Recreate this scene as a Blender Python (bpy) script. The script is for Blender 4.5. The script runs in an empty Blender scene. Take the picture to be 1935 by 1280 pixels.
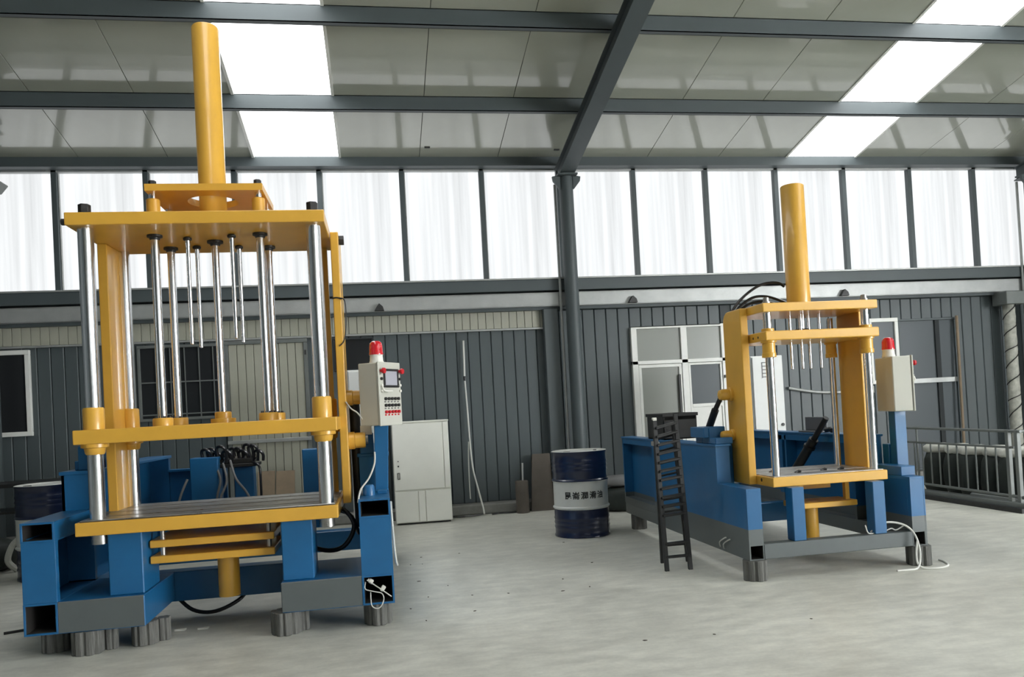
import bpy, math, random
from mathutils import Vector, Matrix
random.seed(7)
sc = bpy.context.scene
COL = sc.collection

# ------------------------------------------------------------------ camera
F_PX, YAW, PITCH, ROLL, PPY, CAM_H = 1490.68, 0.1660, 0.0178, -0.0539, 746.12, 1.35
cam_d = bpy.data.cameras.new('camera'); cam = bpy.data.objects.new('camera', cam_d); COL.objects.link(cam)
cam_d.sensor_fit = 'HORIZONTAL'; cam_d.sensor_width = 36.0
cam_d.lens = F_PX * 36.0 / 1935.0
cam_d.shift_y = (PPY - 640.0) / 1935.0
cam_d.clip_start = 0.05; cam_d.clip_end = 200
_fw = Vector((math.sin(YAW)*math.cos(PITCH), math.cos(YAW)*math.cos(PITCH), math.sin(PITCH)))
_r = Vector((math.cos(YAW), -math.sin(YAW), 0)); _u = _r.cross(_fw)
_r2 = _r*math.cos(ROLL) + _u*math.sin(ROLL); _u2 = -_r*math.sin(ROLL) + _u*math.cos(ROLL)
M = Matrix((_r2, _u2, -_fw)).transposed().to_4x4(); M.translation = (0, 0, CAM_H)
cam.matrix_world = M
sc.camera = cam

# ------------------------------------------------------------------ light and exposure
world = bpy.data.worlds.new('overcast_sky'); sc.world = world; world.use_nodes = True
_bg = world.node_tree.nodes['Background']; _bg.inputs[0].default_value = (0.86, 0.93, 1.0, 1); _bg.inputs[1].default_value = 1.0
sc.view_settings.view_transform = 'Standard'; sc.view_settings.look = 'None'
sc.view_settings.gamma = 1.0; sc.view_settings.use_curve_mapping = False
sc.view_settings.exposure = 0.0
PANE_L, SKY_L, REAR_FILL_L, GABLE_FILL_L = 0.97, 6.3, 1.8, 29.0      # radiance of windows, skylights and the added rear and gable fill panes

# ------------------------------------------------------------------ materials
def lin(r, g, b):
    f = lambda c: (c/255/12.92) if c/255 <= 0.04045 else ((c/255+0.055)/1.055)**2.4
    return (f(r), f(g), f(b))
def mat(name, col, rough=0.5, metal=0.0, var=0.0, vscale=3.0, bump=0.0, bscale=60.0, coat=0.0, emit=None, estr=0.0, stretch=(1,1,1), rvar=0.0, spec=0.5):
    m = bpy.data.materials.new(name); m.use_nodes = True
    nt = m.node_tree; b = nt.nodes['Principled BSDF']
    b.inputs['Roughness'].default_value = rough; b.inputs['Metallic'].default_value = metal
    b.inputs['Base Color'].default_value = (*col, 1); b.inputs['Coat Weight'].default_value = coat
    b.inputs['Specular IOR Level'].default_value = spec
    if emit:
        b.inputs['Emission Color'].default_value = (*emit, 1); b.inputs['Emission Strength'].default_value = estr
    tc = mp = None
    if var or bump or rvar:
        tc = nt.nodes.new('ShaderNodeTexCoord'); mp = nt.nodes.new('ShaderNodeMapping')
        mp.inputs['Scale'].default_value = stretch; nt.links.new(tc.outputs['Object'], mp.inputs[0])
    if var or rvar:
        n = nt.nodes.new('ShaderNodeTexNoise'); n.inputs['Scale'].default_value = vscale; n.inputs['Detail'].default_value = 6; n.inputs['Roughness'].default_value = 0.6
        nt.links.new(mp.outputs[0], n.inputs['Vector'])
        r = nt.nodes.new('ShaderNodeMapRange'); r.inputs[1].default_value = 0.3; r.inputs[2].default_value = 0.7
        r.inputs[3].default_value = 1-var; r.inputs[4].default_value = 1+var
        nt.links.new(n.outputs['Fac'], r.inputs[0])
        v = nt.nodes.new('ShaderNodeVectorMath'); v.operation = 'SCALE'; v.inputs[0].default_value = col
        nt.links.new(r.outputs[0], v.inputs['Scale']); nt.links.new(v.outputs[0], b.inputs['Base Color'])
        if rvar:
            r2 = nt.nodes.new('ShaderNodeMapRange'); r2.inputs[1].default_value = 0.3; r2.inputs[2].default_value = 0.7
            r2.inputs[3].default_value = rough-rvar; r2.inputs[4].default_value = rough+rvar
            nt.links.new(n.outputs['Fac'], r2.inputs[0]); nt.links.new(r2.outputs[0], b.inputs['Roughness'])
    if bump:
        n2 = nt.nodes.new('ShaderNodeTexNoise'); n2.inputs['Scale'].default_value = bscale; n2.inputs['Detail'].default_value = 3
        nt.links.new(mp.outputs[0], n2.inputs['Vector'])
        bp = nt.nodes.new('ShaderNodeBump'); bp.inputs['Strength'].default_value = bump; bp.inputs['Distance'].default_value = 0.01
        nt.links.new(n2.outputs['Fac'], bp.inputs['Height']); nt.links.new(bp.outputs[0], b.inputs['Normal'])
    return m

Y_ = mat('yellow_machine_paint', (0.68, 0.375, 0.050), 0.36, var=0.05, vscale=5, bump=0.04, bscale=25, coat=0.25)
B_ = mat('blue_machine_paint', (0.008, 0.108, 0.265), 0.42, var=0.07, vscale=6, bump=0.05, bscale=30, coat=0.15)
G_ = mat('grey_primer_paint', lin(88, 94, 94), 0.5, var=0.06, vscale=5)
CH = mat('hard_chrome', (0.80, 0.80, 0.81), 0.2, 1.0, rvar=0.03, vscale=12)
ST = mat('worn_steel', (0.42, 0.41, 0.39), 0.33, 0.85, var=0.25, vscale=9, stretch=(0.5, 6, 1), rvar=0.1)
DS = mat('dark_bolt_steel', (0.045, 0.045, 0.045), 0.5, 0.6, var=0.2, vscale=40)
BK = mat('black_rubber', (0.010, 0.010, 0.012), 0.28)
BKM = mat('black_painted_metal', (0.012, 0.012, 0.012), 0.42, 0.0, var=0.2, vscale=10)
FRAME = mat('dark_grey_structural_paint', lin(72, 80, 82), 0.5, var=0.07, vscale=2.5)
GALV = mat('galvanised_steel', (0.38, 0.39, 0.38), 0.42, 0.4, var=0.12, vscale=4, bump=0.1, bscale=90)
CLAD = mat('dark_slate_cladding', lin(76, 84, 86), 0.45, var=0.10, vscale=1.6, stretch=(1, 1, 0.4))
BACK = mat('dark_backing_board', lin(40, 44, 46), 0.8)  # plain dark grey, behind the sheets and on dark frames
BEIGE = mat('grey_beige_cladding', lin(160, 160, 146), 0.5, var=0.07, vscale=2)
ROOF = mat('off_white_roof_sheet', (0.37, 0.38, 0.322), 0.20, var=0.05, vscale=1.2, spec=1.0, coat=1.0)
WHT = mat('white_frame_paint', (0.78, 0.78, 0.74), 0.4, var=0.04, vscale=4)
CABW = mat('pale_grey_cabinet_paint', (0.66, 0.67, 0.65), 0.38, var=0.03, vscale=3)
CREAM = mat('cream_cabinet_paint', (0.86, 0.86, 0.79), 0.38, var=0.03, vscale=3)
BOXP = mat('beige_control_box_paint', (0.52, 0.52, 0.46), 0.36, var=0.02, vscale=3)
GLD = mat('dark_window_glass', (0.022, 0.024, 0.026), 0.2, spec=0.25)
GLG = mat('grey_frosted_glass', lin(138, 140, 134), 0.25)
GLB = mat('blue_grey_glass', lin(80, 86, 90), 0.3, spec=0.25)
NAVY = mat('navy_drum_paint', (0.008, 0.014, 0.045), 0.28, var=0.1, vscale=8, coat=0.3)
DRW = mat('white_drum_paint', (0.62, 0.63, 0.60), 0.35, var=0.05, vscale=6)
INK = mat('black_print', (0.01, 0.01, 0.01), 0.6)
INKG = mat('grey_print', (0.16, 0.16, 0.16), 0.6)
RED = mat('red_plastic', (0.55, 0.012, 0.02), 0.3)
DOME = mat('red_lens', (0.60, 0.012, 0.022), 0.16, coat=0.6)
WPL = mat('white_plastic', (0.75, 0.74, 0.68), 0.4)
WIRE = mat('white_cable_sheath', (0.62, 0.62, 0.58), 0.45)
SCRN = mat('grey_touch_screen', lin(168, 168, 176), 0.2)
BLOCK = mat('weathered_block', (0.125, 0.125, 0.115), 0.8, var=0.3, vscale=25, stretch=(2, 2, 0.3), bump=0.4, bscale=60)
BOARD = mat('brown_board', (0.24, 0.18, 0.12), 0.8, var=0.15, vscale=5)
DBOARD = mat('dark_brown_board', (0.10, 0.085, 0.07), 0.8, var=0.15, vscale=5)
CURB = mat('concrete_curb', (0.20, 0.20, 0.185), 0.85, var=0.2, vscale=6, bump=0.2)
SACKB = mat('dark_green_sack', (0.014, 0.020, 0.017), 0.7, var=0.3, vscale=10)
SACKW = mat('white_sack_cloth', (0.55, 0.55, 0.50), 0.8, var=0.1, vscale=20, bump=0.3)
PLAST = mat('wrapped_plaster', (0.42, 0.42, 0.37), 0.8, var=0.25, vscale=12, bump=0.5, bscale=30)
RAIL = mat('grey_railing_paint', lin(112, 116, 114), 0.42, 0.2, var=0.12, vscale=6)
TUBE_SHADE = mat('tube_shade_steel', (0.030, 0.028, 0.026), 0.7, 0.3, var=0.2, vscale=12)  # near-black steel, the shade of the open tube ends painted in
LAP = mat('grey_plastic_shell', lin(96, 98, 102), 0.5)

def two_tone(name, zcut):          # blue above, grey primer below, as painted on the machine base
    m = B_.copy(); m.name = name; nt = m.node_tree; b = nt.nodes['Principled BSDF']
    src = b.inputs['Base Color'].links[0].from_socket
    tc = nt.nodes.new('ShaderNodeTexCoord'); sx = nt.nodes.new('ShaderNodeSeparateXYZ'); nt.links.new(tc.outputs['Object'], sx.inputs[0])
    gt = nt.nodes.new('ShaderNodeMath'); gt.operation = 'GREATER_THAN'; gt.inputs[1].default_value = zcut; nt.links.new(sx.outputs[2], gt.inputs[0])
    mx = nt.nodes.new('ShaderNodeMix'); mx.data_type = 'RGBA'; mx.inputs[6].default_value = (*lin(92, 98, 98), 1)
    nt.links.new(gt.outputs[0], mx.inputs[0]); nt.links.new(src, mx.inputs[7]); nt.links.new(mx.outputs[2], b.inputs['Base Color'])
    return m
B2 = two_tone('blue_over_grey_paint', 0.375)

def sheet_mat(name, strength, streak):   # glowing translucent sheet: daylit windows and skylights, plus added fill panes
    m = bpy.data.materials.new(name); m.use_nodes = True; nt = m.node_tree; b = nt.nodes['Principled BSDF']
    b.inputs['Base Color'].default_value = (0.05, 0.052, 0.055, 1); b.inputs['Specular IOR Level'].default_value = 0.1; b.inputs['Roughness'].default_value = 0.5
    tc = nt.nodes.new('ShaderNodeTexCoord'); mp = nt.nodes.new('ShaderNodeMapping'); nt.links.new(tc.outputs['Object'], mp.inputs[0])
    mp.inputs['Scale'].default_value = (9, 1, 0.22)
    n = nt.nodes.new('ShaderNodeTexNoise'); n.inputs['Scale'].default_value = 1.0; n.inputs['Detail'].default_value = 5
    nt.links.new(mp.outputs[0], n.inputs['Vector'])
    r = nt.nodes.new('ShaderNodeMapRange'); r.inputs[1].default_value = 0.33; r.inputs[2].default_value = 0.62
    r.inputs[3].default_value = strength*(1-streak); r.inputs[4].default_value = strength*(1+streak*0.5)
    nt.links.new(n.outputs['Fac'], r.inputs[0]); nt.links.new(r.outputs[0], b.inputs['Emission Strength'])
    b.inputs['Emission Color'].default_value = (0.965, 0.99, 1.0, 1)
    return m
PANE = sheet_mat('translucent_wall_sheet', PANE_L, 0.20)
GABFILL = sheet_mat('added_gable_fill_sheet', GABLE_FILL_L, 0.05)  # added fill light for the right side of the hall
SKYP = sheet_mat('translucent_roof_sheet', SKY_L, 0.05)
REARFILL = sheet_mat('added_rear_fill_sheet', REAR_FILL_L, 0.05)  # added fill light from behind the camera

def floor_mat():
    m = bpy.data.materials.new('polished_concrete'); m.use_nodes = True; nt = m.node_tree; b = nt.nodes['Principled BSDF']
    tc = nt.nodes.new('ShaderNodeTexCoord')
    def noise(scale, det, vec, st=(1, 1, 1)):
        mp = nt.nodes.new('ShaderNodeMapping'); mp.inputs['Scale'].default_value = st; nt.links.new(vec, mp.inputs[0])
        n = nt.nodes.new('ShaderNodeTexNoise'); n.inputs['Scale'].default_value = scale; n.inputs['Detail'].default_value = det; n.inputs['Roughness'].default_value = 0.62
        nt.links.new(mp.outputs[0], n.inputs['Vector']); return n.outputs['Fac']
    a = noise(0.55, 7, tc.outputs['Object']); c = noise(4.5, 7, tc.outputs['Object'], (1, 2.2, 1)); d = noise(40, 2, tc.outputs['Object'])
    def mr(s, lo, hi, a0, a1):
        r = nt.nodes.new('ShaderNodeMapRange'); r.inputs[1].default_value = lo; r.inputs[2].default_value = hi; r.inputs[3].default_value = a0; r.inputs[4].default_value = a1
        nt.links.new(s, r.inputs[0]); return r.outputs[0]
    def mul(x, y):
        k = nt.nodes.new('ShaderNodeMath'); k.operation = 'MULTIPLY'; nt.links.new(x, k.inputs[0]); nt.links.new(y, k.inputs[1]); return k.outputs[0]
    t = mul(mul(mr(a, .3, .7, .76, 1.20), mr(c, .3, .7, .80, 1.17)), mr(d, .35, .65, .97, 1.03))
    v = nt.nodes.new('ShaderNodeVectorMath'); v.operation = 'SCALE'; v.inputs[0].default_value = (0.555, 0.55, 0.49)
    nt.links.new(t, v.inputs['Scale']); nt.links.new(v.outputs[0], b.inputs['Base Color'])
    nt.links.new(mr(c, .3, .7, .34, .52), b.inputs['Roughness'])
    bp = nt.nodes.new('ShaderNodeBump'); bp.inputs['Strength'].default_value = 0.05; bp.inputs['Distance'].default_value = 0.01
    nt.links.new(c, bp.inputs['Height']); nt.links.new(bp.outputs[0], b.inputs['Normal'])
    return m
FLOOR = floor_mat()

# ------------------------------------------------------------------ mesh helpers
class MB:
    def __init__(s): s.v = []; s.f = []; s.sm = []; s.mi = []
    def _add(s, vs, fs, smooth=False, mi=0):
        o = len(s.v); s.v += [Vector(p) for p in vs]
        for i, f in enumerate(fs):
            s.f.append([o+k for k in f]); s.sm.append(smooth if isinstance(smooth, bool) else smooth[i]); s.mi.append(mi if isinstance(mi, int) else mi[i])
        return s
    def box(s, x0, x1, y0, y1, z0, z1, mi=0, front=None):
        vs = [(x0,y0,z0),(x1,y0,z0),(x1,y1,z0),(x0,y1,z0),(x0,y0,z1),(x1,y0,z1),(x1,y1,z1),(x0,y1,z1)]
        fs = [(0,3,2,1),(4,5,6,7),(0,1,5,4),(1,2,6,5),(2,3,7,6),(3,0,4,7)]
        m = [mi]*6
        if front is not None: m[2] = front
        return s._add(vs, fs, False, m)
    def hexa(s, p, mi=0):          # 8 corners, bottom ring then top ring
        return s._add(p, [(0,3,2,1),(4,5,6,7),(0,1,5,4),(1,2,6,5),(2,3,7,6),(3,0,4,7)], False, mi)
    def cyl(s, a, b, r, n=20, r2=None, mi=0, caps=True):
        a = Vector(a); b = Vector(b); r2 = r if r2 is None else r2
        d = (b-a).normalized(); t = Vector((0,0,1)) if abs(d.z) < 0.9 else Vector((1,0,0))
        u = d.cross(t).normalized(); w = d.cross(u)
        vs = []
        for c, rr in ((a, r), (b, r2)):
            for i in range(n):
                g = 2*math.pi*i/n; vs.append(c + (u*math.cos(g) + w*math.sin(g))*rr)
        fs = [(i, (i+1) % n, n+(i+1) % n, n+i) for i in range(n)]; sm = [True]*n
        if caps: fs += [tuple(range(n-1, -1, -1)), tuple(range(n, 2*n))]; sm += [False, False]
        return s._add(vs, fs, sm, mi)
    def ring(s, c, r0, r1, z0, z1, n=32, mi=0):
        cx, cy = c; vs = []
        for rr, z in ((r0, z0), (r1, z0), (r1, z1), (r0, z1)):
            vs += [(cx+rr*math.cos(2*math.pi*i/n), cy+rr*math.sin(2*math.pi*i/n), z) for i in range(n)]
        fs = []
        for k in range(4):
            for i in range(n): fs.append((k*n+i, k*n+(i+1) % n, ((k+1) % 4)*n+(i+1) % n, ((k+1) % 4)*n+i))
        return s._add(vs, fs, False, mi)
    def lathe(s, prof, c=(0,0), n=32, mi=0, z0=0):
        vs = []; fs = []; ms = []; sm = []
        for r, z in prof:
            vs += [(c[0]+r*math.cos(2*math.pi*i/n), c[1]+r*math.sin(2*math.pi*i/n), z0+z) for i in range(n)]
        for k in range(len(prof)-1):
            for i in range(n):
                fs.append((k*n+i, k*n+(i+1) % n, (k+1)*n+(i+1) % n, (k+1)*n+i)); sm.append(True)
                ms.append(mi(0.5*(prof[k][1]+prof[k+1][1])) if callable(mi) else mi)
        fs += [tuple(range(n-1, -1, -1)), tuple(range((len(prof)-1)*n, len(prof)*n))]; sm += [False, False]
        ms += [ms[0], ms[-1]]
        return s._add(vs, fs, sm, ms)
    def prism(s, poly, axis, a, b, mi=0, smooth=False):
        n = len(poly)
        def P(p, h): return {'x': (h, p[0], p[1]), 'y': (p[0], h, p[1]), 'z': (p[0], p[1], h)}[axis]
        vs = [P(p, a) for p in poly] + [P(p, b) for p in poly]
        fs = [(i, (i+1) % n, n+(i+1) % n, n+i) for i in range(n)] + [tuple(range(n-1, -1, -1)), tuple(range(n, 2*n))]
        return s._add(vs, fs, [smooth]*n + [False, False], mi)
    def tube_y(s, x0, x1, z0, z1, y0, y1, t=0.012, mi=0):       # hollow rectangular tube along Y, open ends
        s.box(x0, x1, y0, y1, z1-t, z1, mi); s.box(x0, x1, y0, y1, z0, z0+t, mi)
        s.box(x0, x0+t, y0, y1, z0+t, z1-t, mi); s.box(x1-t, x1, y0, y1, z0+t, z1-t, mi)
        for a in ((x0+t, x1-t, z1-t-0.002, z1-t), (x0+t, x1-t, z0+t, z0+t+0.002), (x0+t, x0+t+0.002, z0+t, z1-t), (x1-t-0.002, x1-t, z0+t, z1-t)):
            s.box(a[0], a[1], y0+0.006, y1-0.006, a[2], a[3], 1)      # dark liner, shade inside the tube put into the colour
        return s
    def path(s, pts, r, n=8, sub=6, mi=0):
        pts = [Vector(p) for p in pts]; P = []
        for i in range(len(pts)-1):
            p0 = pts[max(i-1, 0)]; p1 = pts[i]; p2 = pts[i+1]; p3 = pts[min(i+2, len(pts)-1)]
            for k in range(sub):
                t = k/sub
                P.append(0.5*((2*p1)+(p2-p0)*t+(2*p0-5*p1+4*p2-p3)*t*t+(3*p1-p0-3*p2+p3)*t**3))
        P.append(pts[-1]); vs = []; u = None
        for i, p in enumerate(P):
            d = (P[min(i+1, len(P)-1)]-P[max(i-1, 0)]).normalized()
            if u is None: u = d.cross(Vector((0,0,1)) if abs(d.z) < 0.9 else Vector((1,0,0))).normalized()
            u = (u-d*u.dot(d)).normalized(); w = d.cross(u)
            vs += [p+(u*math.cos(2*math.pi*k/n)+w*math.sin(2*math.pi*k/n))*r for k in range(n)]
        fs = []; m = len(P)
        for i in range(m-1):
            for k in range(n): fs.append((i*n+k, i*n+(k+1) % n, (i+1)*n+(k+1) % n, (i+1)*n+k))
        sm = [True]*len(fs); fs += [tuple(range(n-1, -1, -1)), tuple(range((m-1)*n, m*n))]; sm += [False, False]
        return s._add(vs, fs, sm, mi)
    def rounded(s, x0, x1, y0, y1, z0, z1, r, seg=4, mi=0):     # prism in z with rounded corners
        poly = []
        for cx, cy, a0 in ((x1-r, y1-r, 0), (x0+r, y1-r, 90), (x0+r, y0+r, 180), (x1-r, y0+r, 270)):
            for k in range(seg+1):
                g = math.radians(a0+90*k/seg); poly.append((cx+r*math.cos(g), cy+r*math.sin(g)))
        return s.prism(poly, 'z', z0, z1, mi)
    def xf(s, Mx): s.v = [Mx @ p for p in s.v]; return s
    def build(s, name, mats, parent=None, bevel=0.0, seg=1):
        org = Vector(ORG.get(parent.name, (0,0,0))) if parent is not None else Vector((0,0,0))
        me = bpy.data.meshes.new(name); me.from_pydata([p-org for p in s.v], [], s.f)
        for m in (mats if isinstance(mats, (list, tuple)) else [mats]): me.materials.append(m)
        me.polygons.foreach_set('use_smooth', s.sm); me.polygons.foreach_set('material_index', s.mi); me.update()
        if any(s.sm): me.set_sharp_from_angle(angle=math.radians(38))
        o = bpy.data.objects.new(name, me); COL.objects.link(o)
        if parent is not None: o.parent = parent; ORG[o.name] = org
        else: ORG[o.name] = Vector((0,0,0))
        if bevel:
            md = o.modifiers.new('edge', 'BEVEL'); md.width = bevel; md.segments = seg; md.limit_method = 'ANGLE'; md.angle_limit = math.radians(50)
        return o
ORG = {}
def empty(name, loc):
    o = bpy.data.objects.new(name, None); COL.objects.link(o); o.location = loc; o.empty_display_size = 0.1; ORG[o.name] = Vector(loc); return o
def tag(o, label, cat, group=None):
    o['label'] = label; o['category'] = cat
    if group: o['group'] = group
    return o
def struct(o): o['kind'] = 'structure'; return o
def solo(mb, name, mats, label, cat, loc, bevel=0.0, group=None):   # a one-mesh thing, origin at its base
    e = Vector(loc); mb.v = [p-e for p in mb.v]
    o = mb.build(name, mats, None, bevel); o.location = loc; ORG[o.name] = e
    return tag(o, label, cat, group)
def copies(o, offs):               # repeats of a part: shared mesh, shifted
    for d in offs:
        c = o.copy(); COL.objects.link(c); c.parent = o.parent; c.location = o.location + Vector(d)
bx = lambda *a, **k: MB().box(*a, **k)
cy = lambda *a, **k: MB().cyl(*a, **k)

# ================================================================== THE HALL
D = 10.39                          # inner face of the back wall
EAVE, SL = 4.665, 0.1973
def rz(y): return EAVE + SL*(D-abs(y))
XA, XB = -5.93, 14.2
fl = struct(bx(XA, XB, -D-0.1, D+0.2, -0.12, 0).build('floor', FLOOR))

# ---- back wall: backing board, cladding strips, curb, header, beams
wall = struct(MB().box(XA, XB, D+0.05, D+0.14, 0.0, 3.0).build('wall_back', BACK))
def strips(x0, x1, w, z0, z1, y, material, name, skip=()):
    me0 = None; x = x0
    while x < x1-0.02:
        xe = min(x+w, x1)
        if not any(a-0.02 <= x and xe <= b+0.02 for a, b in skip):
            full = abs(xe-x-w) < 1e-6
            if full and me0 is not None:
                c = me0.copy(); COL.objects.link(c); c.parent = wall; c.location = (x-me0['x0'], 0, 0)
            else:
                g = 0.0025; c = 0.009 if w > 0.12 else 0.003
                prof = [(x+g, y+0.06), (x+g, y+c), (x+g+c, y), (xe-g-c, y), (xe-g, y+c), (xe-g, y+0.06)]
                o = MB().prism(prof, 'z', z0, z1).build(name, material, wall); o['x0'] = x
                if full and me0 is None: me0 = o
        x = xe
strips(-4.55, 2.27, 0.155, 0.14, 2.40, D, CLAD, 'cladding_strip', skip=((-1.90, -0.88),))
strips(-5.90, -4.55, 0.27, 0.14, 2.64, D, CLAD, 'cladding_strip')
strips(2.27, 10.2, 0.165, 0.14, 2.64, D, CLAD, 'cladding_strip', skip=((3.40, 4.80),))
strips(3.425, 4.91, 0.165, 2.385, 2.64, D, CLAD, 'cladding_strip')
strips(10.2, 14.1, 0.33, 0.14, 2.64, D, CLAD, 'cladding_strip')
strips(-4.55, 2.27, 0.105, 2.425, 2.655, D-0.03, BEIGE, 'header_strip')
bx(-4.6, 2.27, D-0.055, D-0.01, 2.395, 2.42).build('header_flashing', GALV, wall, 0.003)
bx(2.20, 2.40, D-0.13, D+0.02, 0.14, 2.66).build('corner_post', CLAD, wall, 0.01)
curb = struct(bx(XA, XB, D-0.20, D+0.05, 0, 0.135).build('baseboard_back', CURB, None, 0.02))
sill = struct(bx(XA, XB, D-0.17, D+0.06, 2.895, 3.045).build('trim_1', FRAME, None, 0.004))
bx(XA, XB, D-0.19, D+0.06, 3.045, 3.065).build('sill_flashing', GALV, sill)
gb = MB()
gb.box(XA, XB, D-0.15, D-0.145+0.02, 2.69, 2.865); gb.box(XA, XB, D-0.15, D+0.05, 2.86, 2.87); gb.box(XA, XB, D-0.15, D+0.05, 2.685, 2.695)
galv = struct(gb.build('trim_2', GALV))
for px in (0.05, 3.43, 6.55):
    MB().prism([(px-0.06, 2.695), (px+0.06, 2.695), (px+0.045, 2.745), (px, 2.785), (px-0.03, 2.745)], 'y', D-0.22, D-0.151).build('bracket', DS, galv)
struct(bx(XA, XB, D-0.10, D+0.06, 2.645, 2.685).build('trim_3', FRAME))
eave = struct(bx(XA, XB, D-0.14, D+0.1, 4.565, 4.70).build('trim_4', FRAME, None, 0.006))
bx(XA, XB, D-0.17, D-0.14, 4.565, 4.58).build('lip', FRAME, eave)

# ---- clerestory windows, one per bay
MX0, MS = -4.8579, 1.0564
def clerestory(n, k0, k1):
    root = struct(empty('window_%d' % n, (MX0+MS*k0, D, 3.06)))
    pane = mull = None
    for k in range(k0, k1):
        x0 = MX0+MS*k; x1 = x0+MS
        if pane is None:
            m = MB(); nr = 30; vs = []
            for i in range(nr+1):
                x = x0+MS*i/nr; off = (0.0, 0.012, 0.012, 0.0, 0.0)[i % 5]
                vs += [(x, D+0.07-off, 3.05), (x, D+0.07-off, 4.58)]
            m._add(vs, [(2*i, 2*i+2, 2*i+3, 2*i+1) for i in range(nr)])
            pane = m.build('pane', PANE, root)
            mull = MB().box(x0-0.032, x0+0.032, D-0.02, D+0.055, 3.05, 4.57).box(x0+0.032, x0+0.046, D+0.02, D+0.055, 3.05, 4.57, 1).build('mullion', [FRAME, GALV], root, 0.003)
            base = x0
        else:
            copies(pane, [(x0-base, 0, 0)]); copies(mull, [(x0-base, 0, 0)])
    bx(MX0+MS*k0, MX0+MS*k1, D-0.02, D+0.05, 4.545, 4.567).build('head_rail', GALV, root)
    bx(MX0+MS*k0, MX0+MS*k1, D-0.02, D+0.05, 3.064, 3.085).build('sill_rail', GALV, root)
clerestory(1, -1, 1); clerestory(2, 1, 7); clerestory(3, 7, 14); clerestory(4, 14, 18)

# ---- ceiling: roof sheets, skylights, purlins, rafters
ceil = struct(empty('ceiling', (0, 0, EAVE)))
PX0, PW = 0.665, 1.034
def slab(x0, x1, ya, yb, lo, hi, g=0.003):
    p = []
    for off in (lo, hi):
        for x, y in ((x0+g, ya), (x1-g, ya), (x1-g, yb), (x0+g, yb)): p.append((x, y, rz(y)+off))
    return MB().hexa(p)
for sgn in (1, -1):
    rp = sp = None
    for k in range(-6, 13):
        x0 = PX0+PW*k; sky = (k % 7 == 5) and (sgn > 0 or k > 0)
        ya, yb = (0.0, D+0.3) if sgn > 0 else (-D-0.3, 0.0)
        if sky:
            if sp is None: sp = slab(x0, x0+PW, ya, yb, 0.03, 0.04, 0.0).build('skylight_sheet', SKYP, ceil); sx = x0
            else: copies(sp, [(x0-sx, 0, 0)])
        else:
            if rp is None: rp = slab(x0, x0+PW, ya, yb, 0.0, 0.06).build('roof_sheet', ROOF, ceil, 0.002); rx = x0
            else: copies(rp, [(x0-rx, 0, 0)])
    o = None
    for k in range(-6, 13):
        if k % 7 == 5 and (sgn > 0 or k > 0):
            for xx in (PX0+PW*k-0.018, PX0+PW*(k+1)+0.018):
                ya, yb = (0.0, D) if sgn > 0 else (-D, 0.0)
                if o is None: o = slab(xx-0.016, xx+0.016, ya, yb, -0.012, 0.05, 0).build('skylight_flashing', WHT, ceil); ox = xx
                else: copies(o, [(xx-ox, 0, 0)])
for ya, yb in ((0.0, D+0.35), (-D-0.35, 0.0)):
    slab(XA, XB, ya, yb, 0.07, 0.10, 0).build('roof_light_blocker', BACK, ceil)  # added dark sheet over the roof, keeps sky light out of the seams
for yp in (8.92, 7.50, 6.08, 4.66, 3.24, 1.82, 0.4, -1.0, -2.4, -3.8, -5.2, -6.6, -8.0, -9.4):
    z = rz(yp)
    m = MB().box(XA, XB, yp, yp+0.008, z-0.165, z).box(XA, XB, yp, yp+0.07, z-0.165, z-0.157).box(XA, XB, yp, yp+0.07, z-0.008, z).box(XA, XB, yp+0.062, yp+0.07, z-0.165, z-0.145)
    m.build('purlin', FRAME, ceil)
def rafter(x):
    for sgn in (1, -1):
        m = MB(); ya, yb = (0.0, D-0.12) if sgn > 0 else (-D+0.12, 0.0)
        for (xa, xb, lo, hi) in ((x-0.10, x+0.10, -0.36, -0.345), (x-0.10, x+0.10, -0.18, -0.166), (x-0.055, x+0.055, -0.345, -0.18)):
            p = []
            for off in (lo, hi):
                for xx, y in ((xa, ya), (xb, ya), (xb, yb), (xa, yb)): p.append((xx, y, rz(y)+off))
            m.hexa(p)
        m.build('rafter', FRAME, ceil)
for xr in (-4.45, 2.56, 9.56): rafter(xr)
# small dark patches and bolts under the sheets
for x, y in ((0.72, 10.0), (2.42, 10.05), (3.02, 7.75)):
    z = rz(y); bx(x, x+0.07, y, y+0.03, z-0.012, z+0.002).build('sheet_clip', DS, ceil)

# ---- columns
def column(x, label):
    root = empty('steel_column', (x, 10.08, 0))
    cy((x, 10.08, 0.02), (x, 10.08, 4.36), 0.092, 28).build('shaft', FRAME, root)
    bx(x-0.16, x+0.16, 9.93, 10.2, 0, 0.02).build('base_plate', FRAME, root, 0.003)
    bx(x-0.13, x+0.13, 9.93, 10.22, 4.36, 4.385).build('cap_plate', FRAME, root, 0.003)
    for s in (-1, 1):
        MB().prism([(x+s*0.085, 4.38), (x+s*0.19, 4.36), (x+s*0.18, 4.30), (x+s*0.10, 4.20), (x+s*0.085, 4.20)], 'y', 10.03, 10.07).build('gusset', FRAME, root)
    cy((x-0.125, 10.2, 0.14), (x-0.125, 10.2, 4.3), 0.018, 10).build('conduit', GALV, root)
    root['kind'] = 'structure'; root['label'] = label
    return root
column(-4.47, 'round grey steel column cut by the left edge of the photo')
column(2.56, 'round grey steel column behind the blue and white drum')
column(9.56, 'round grey steel column at the right edge of the photo')

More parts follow.
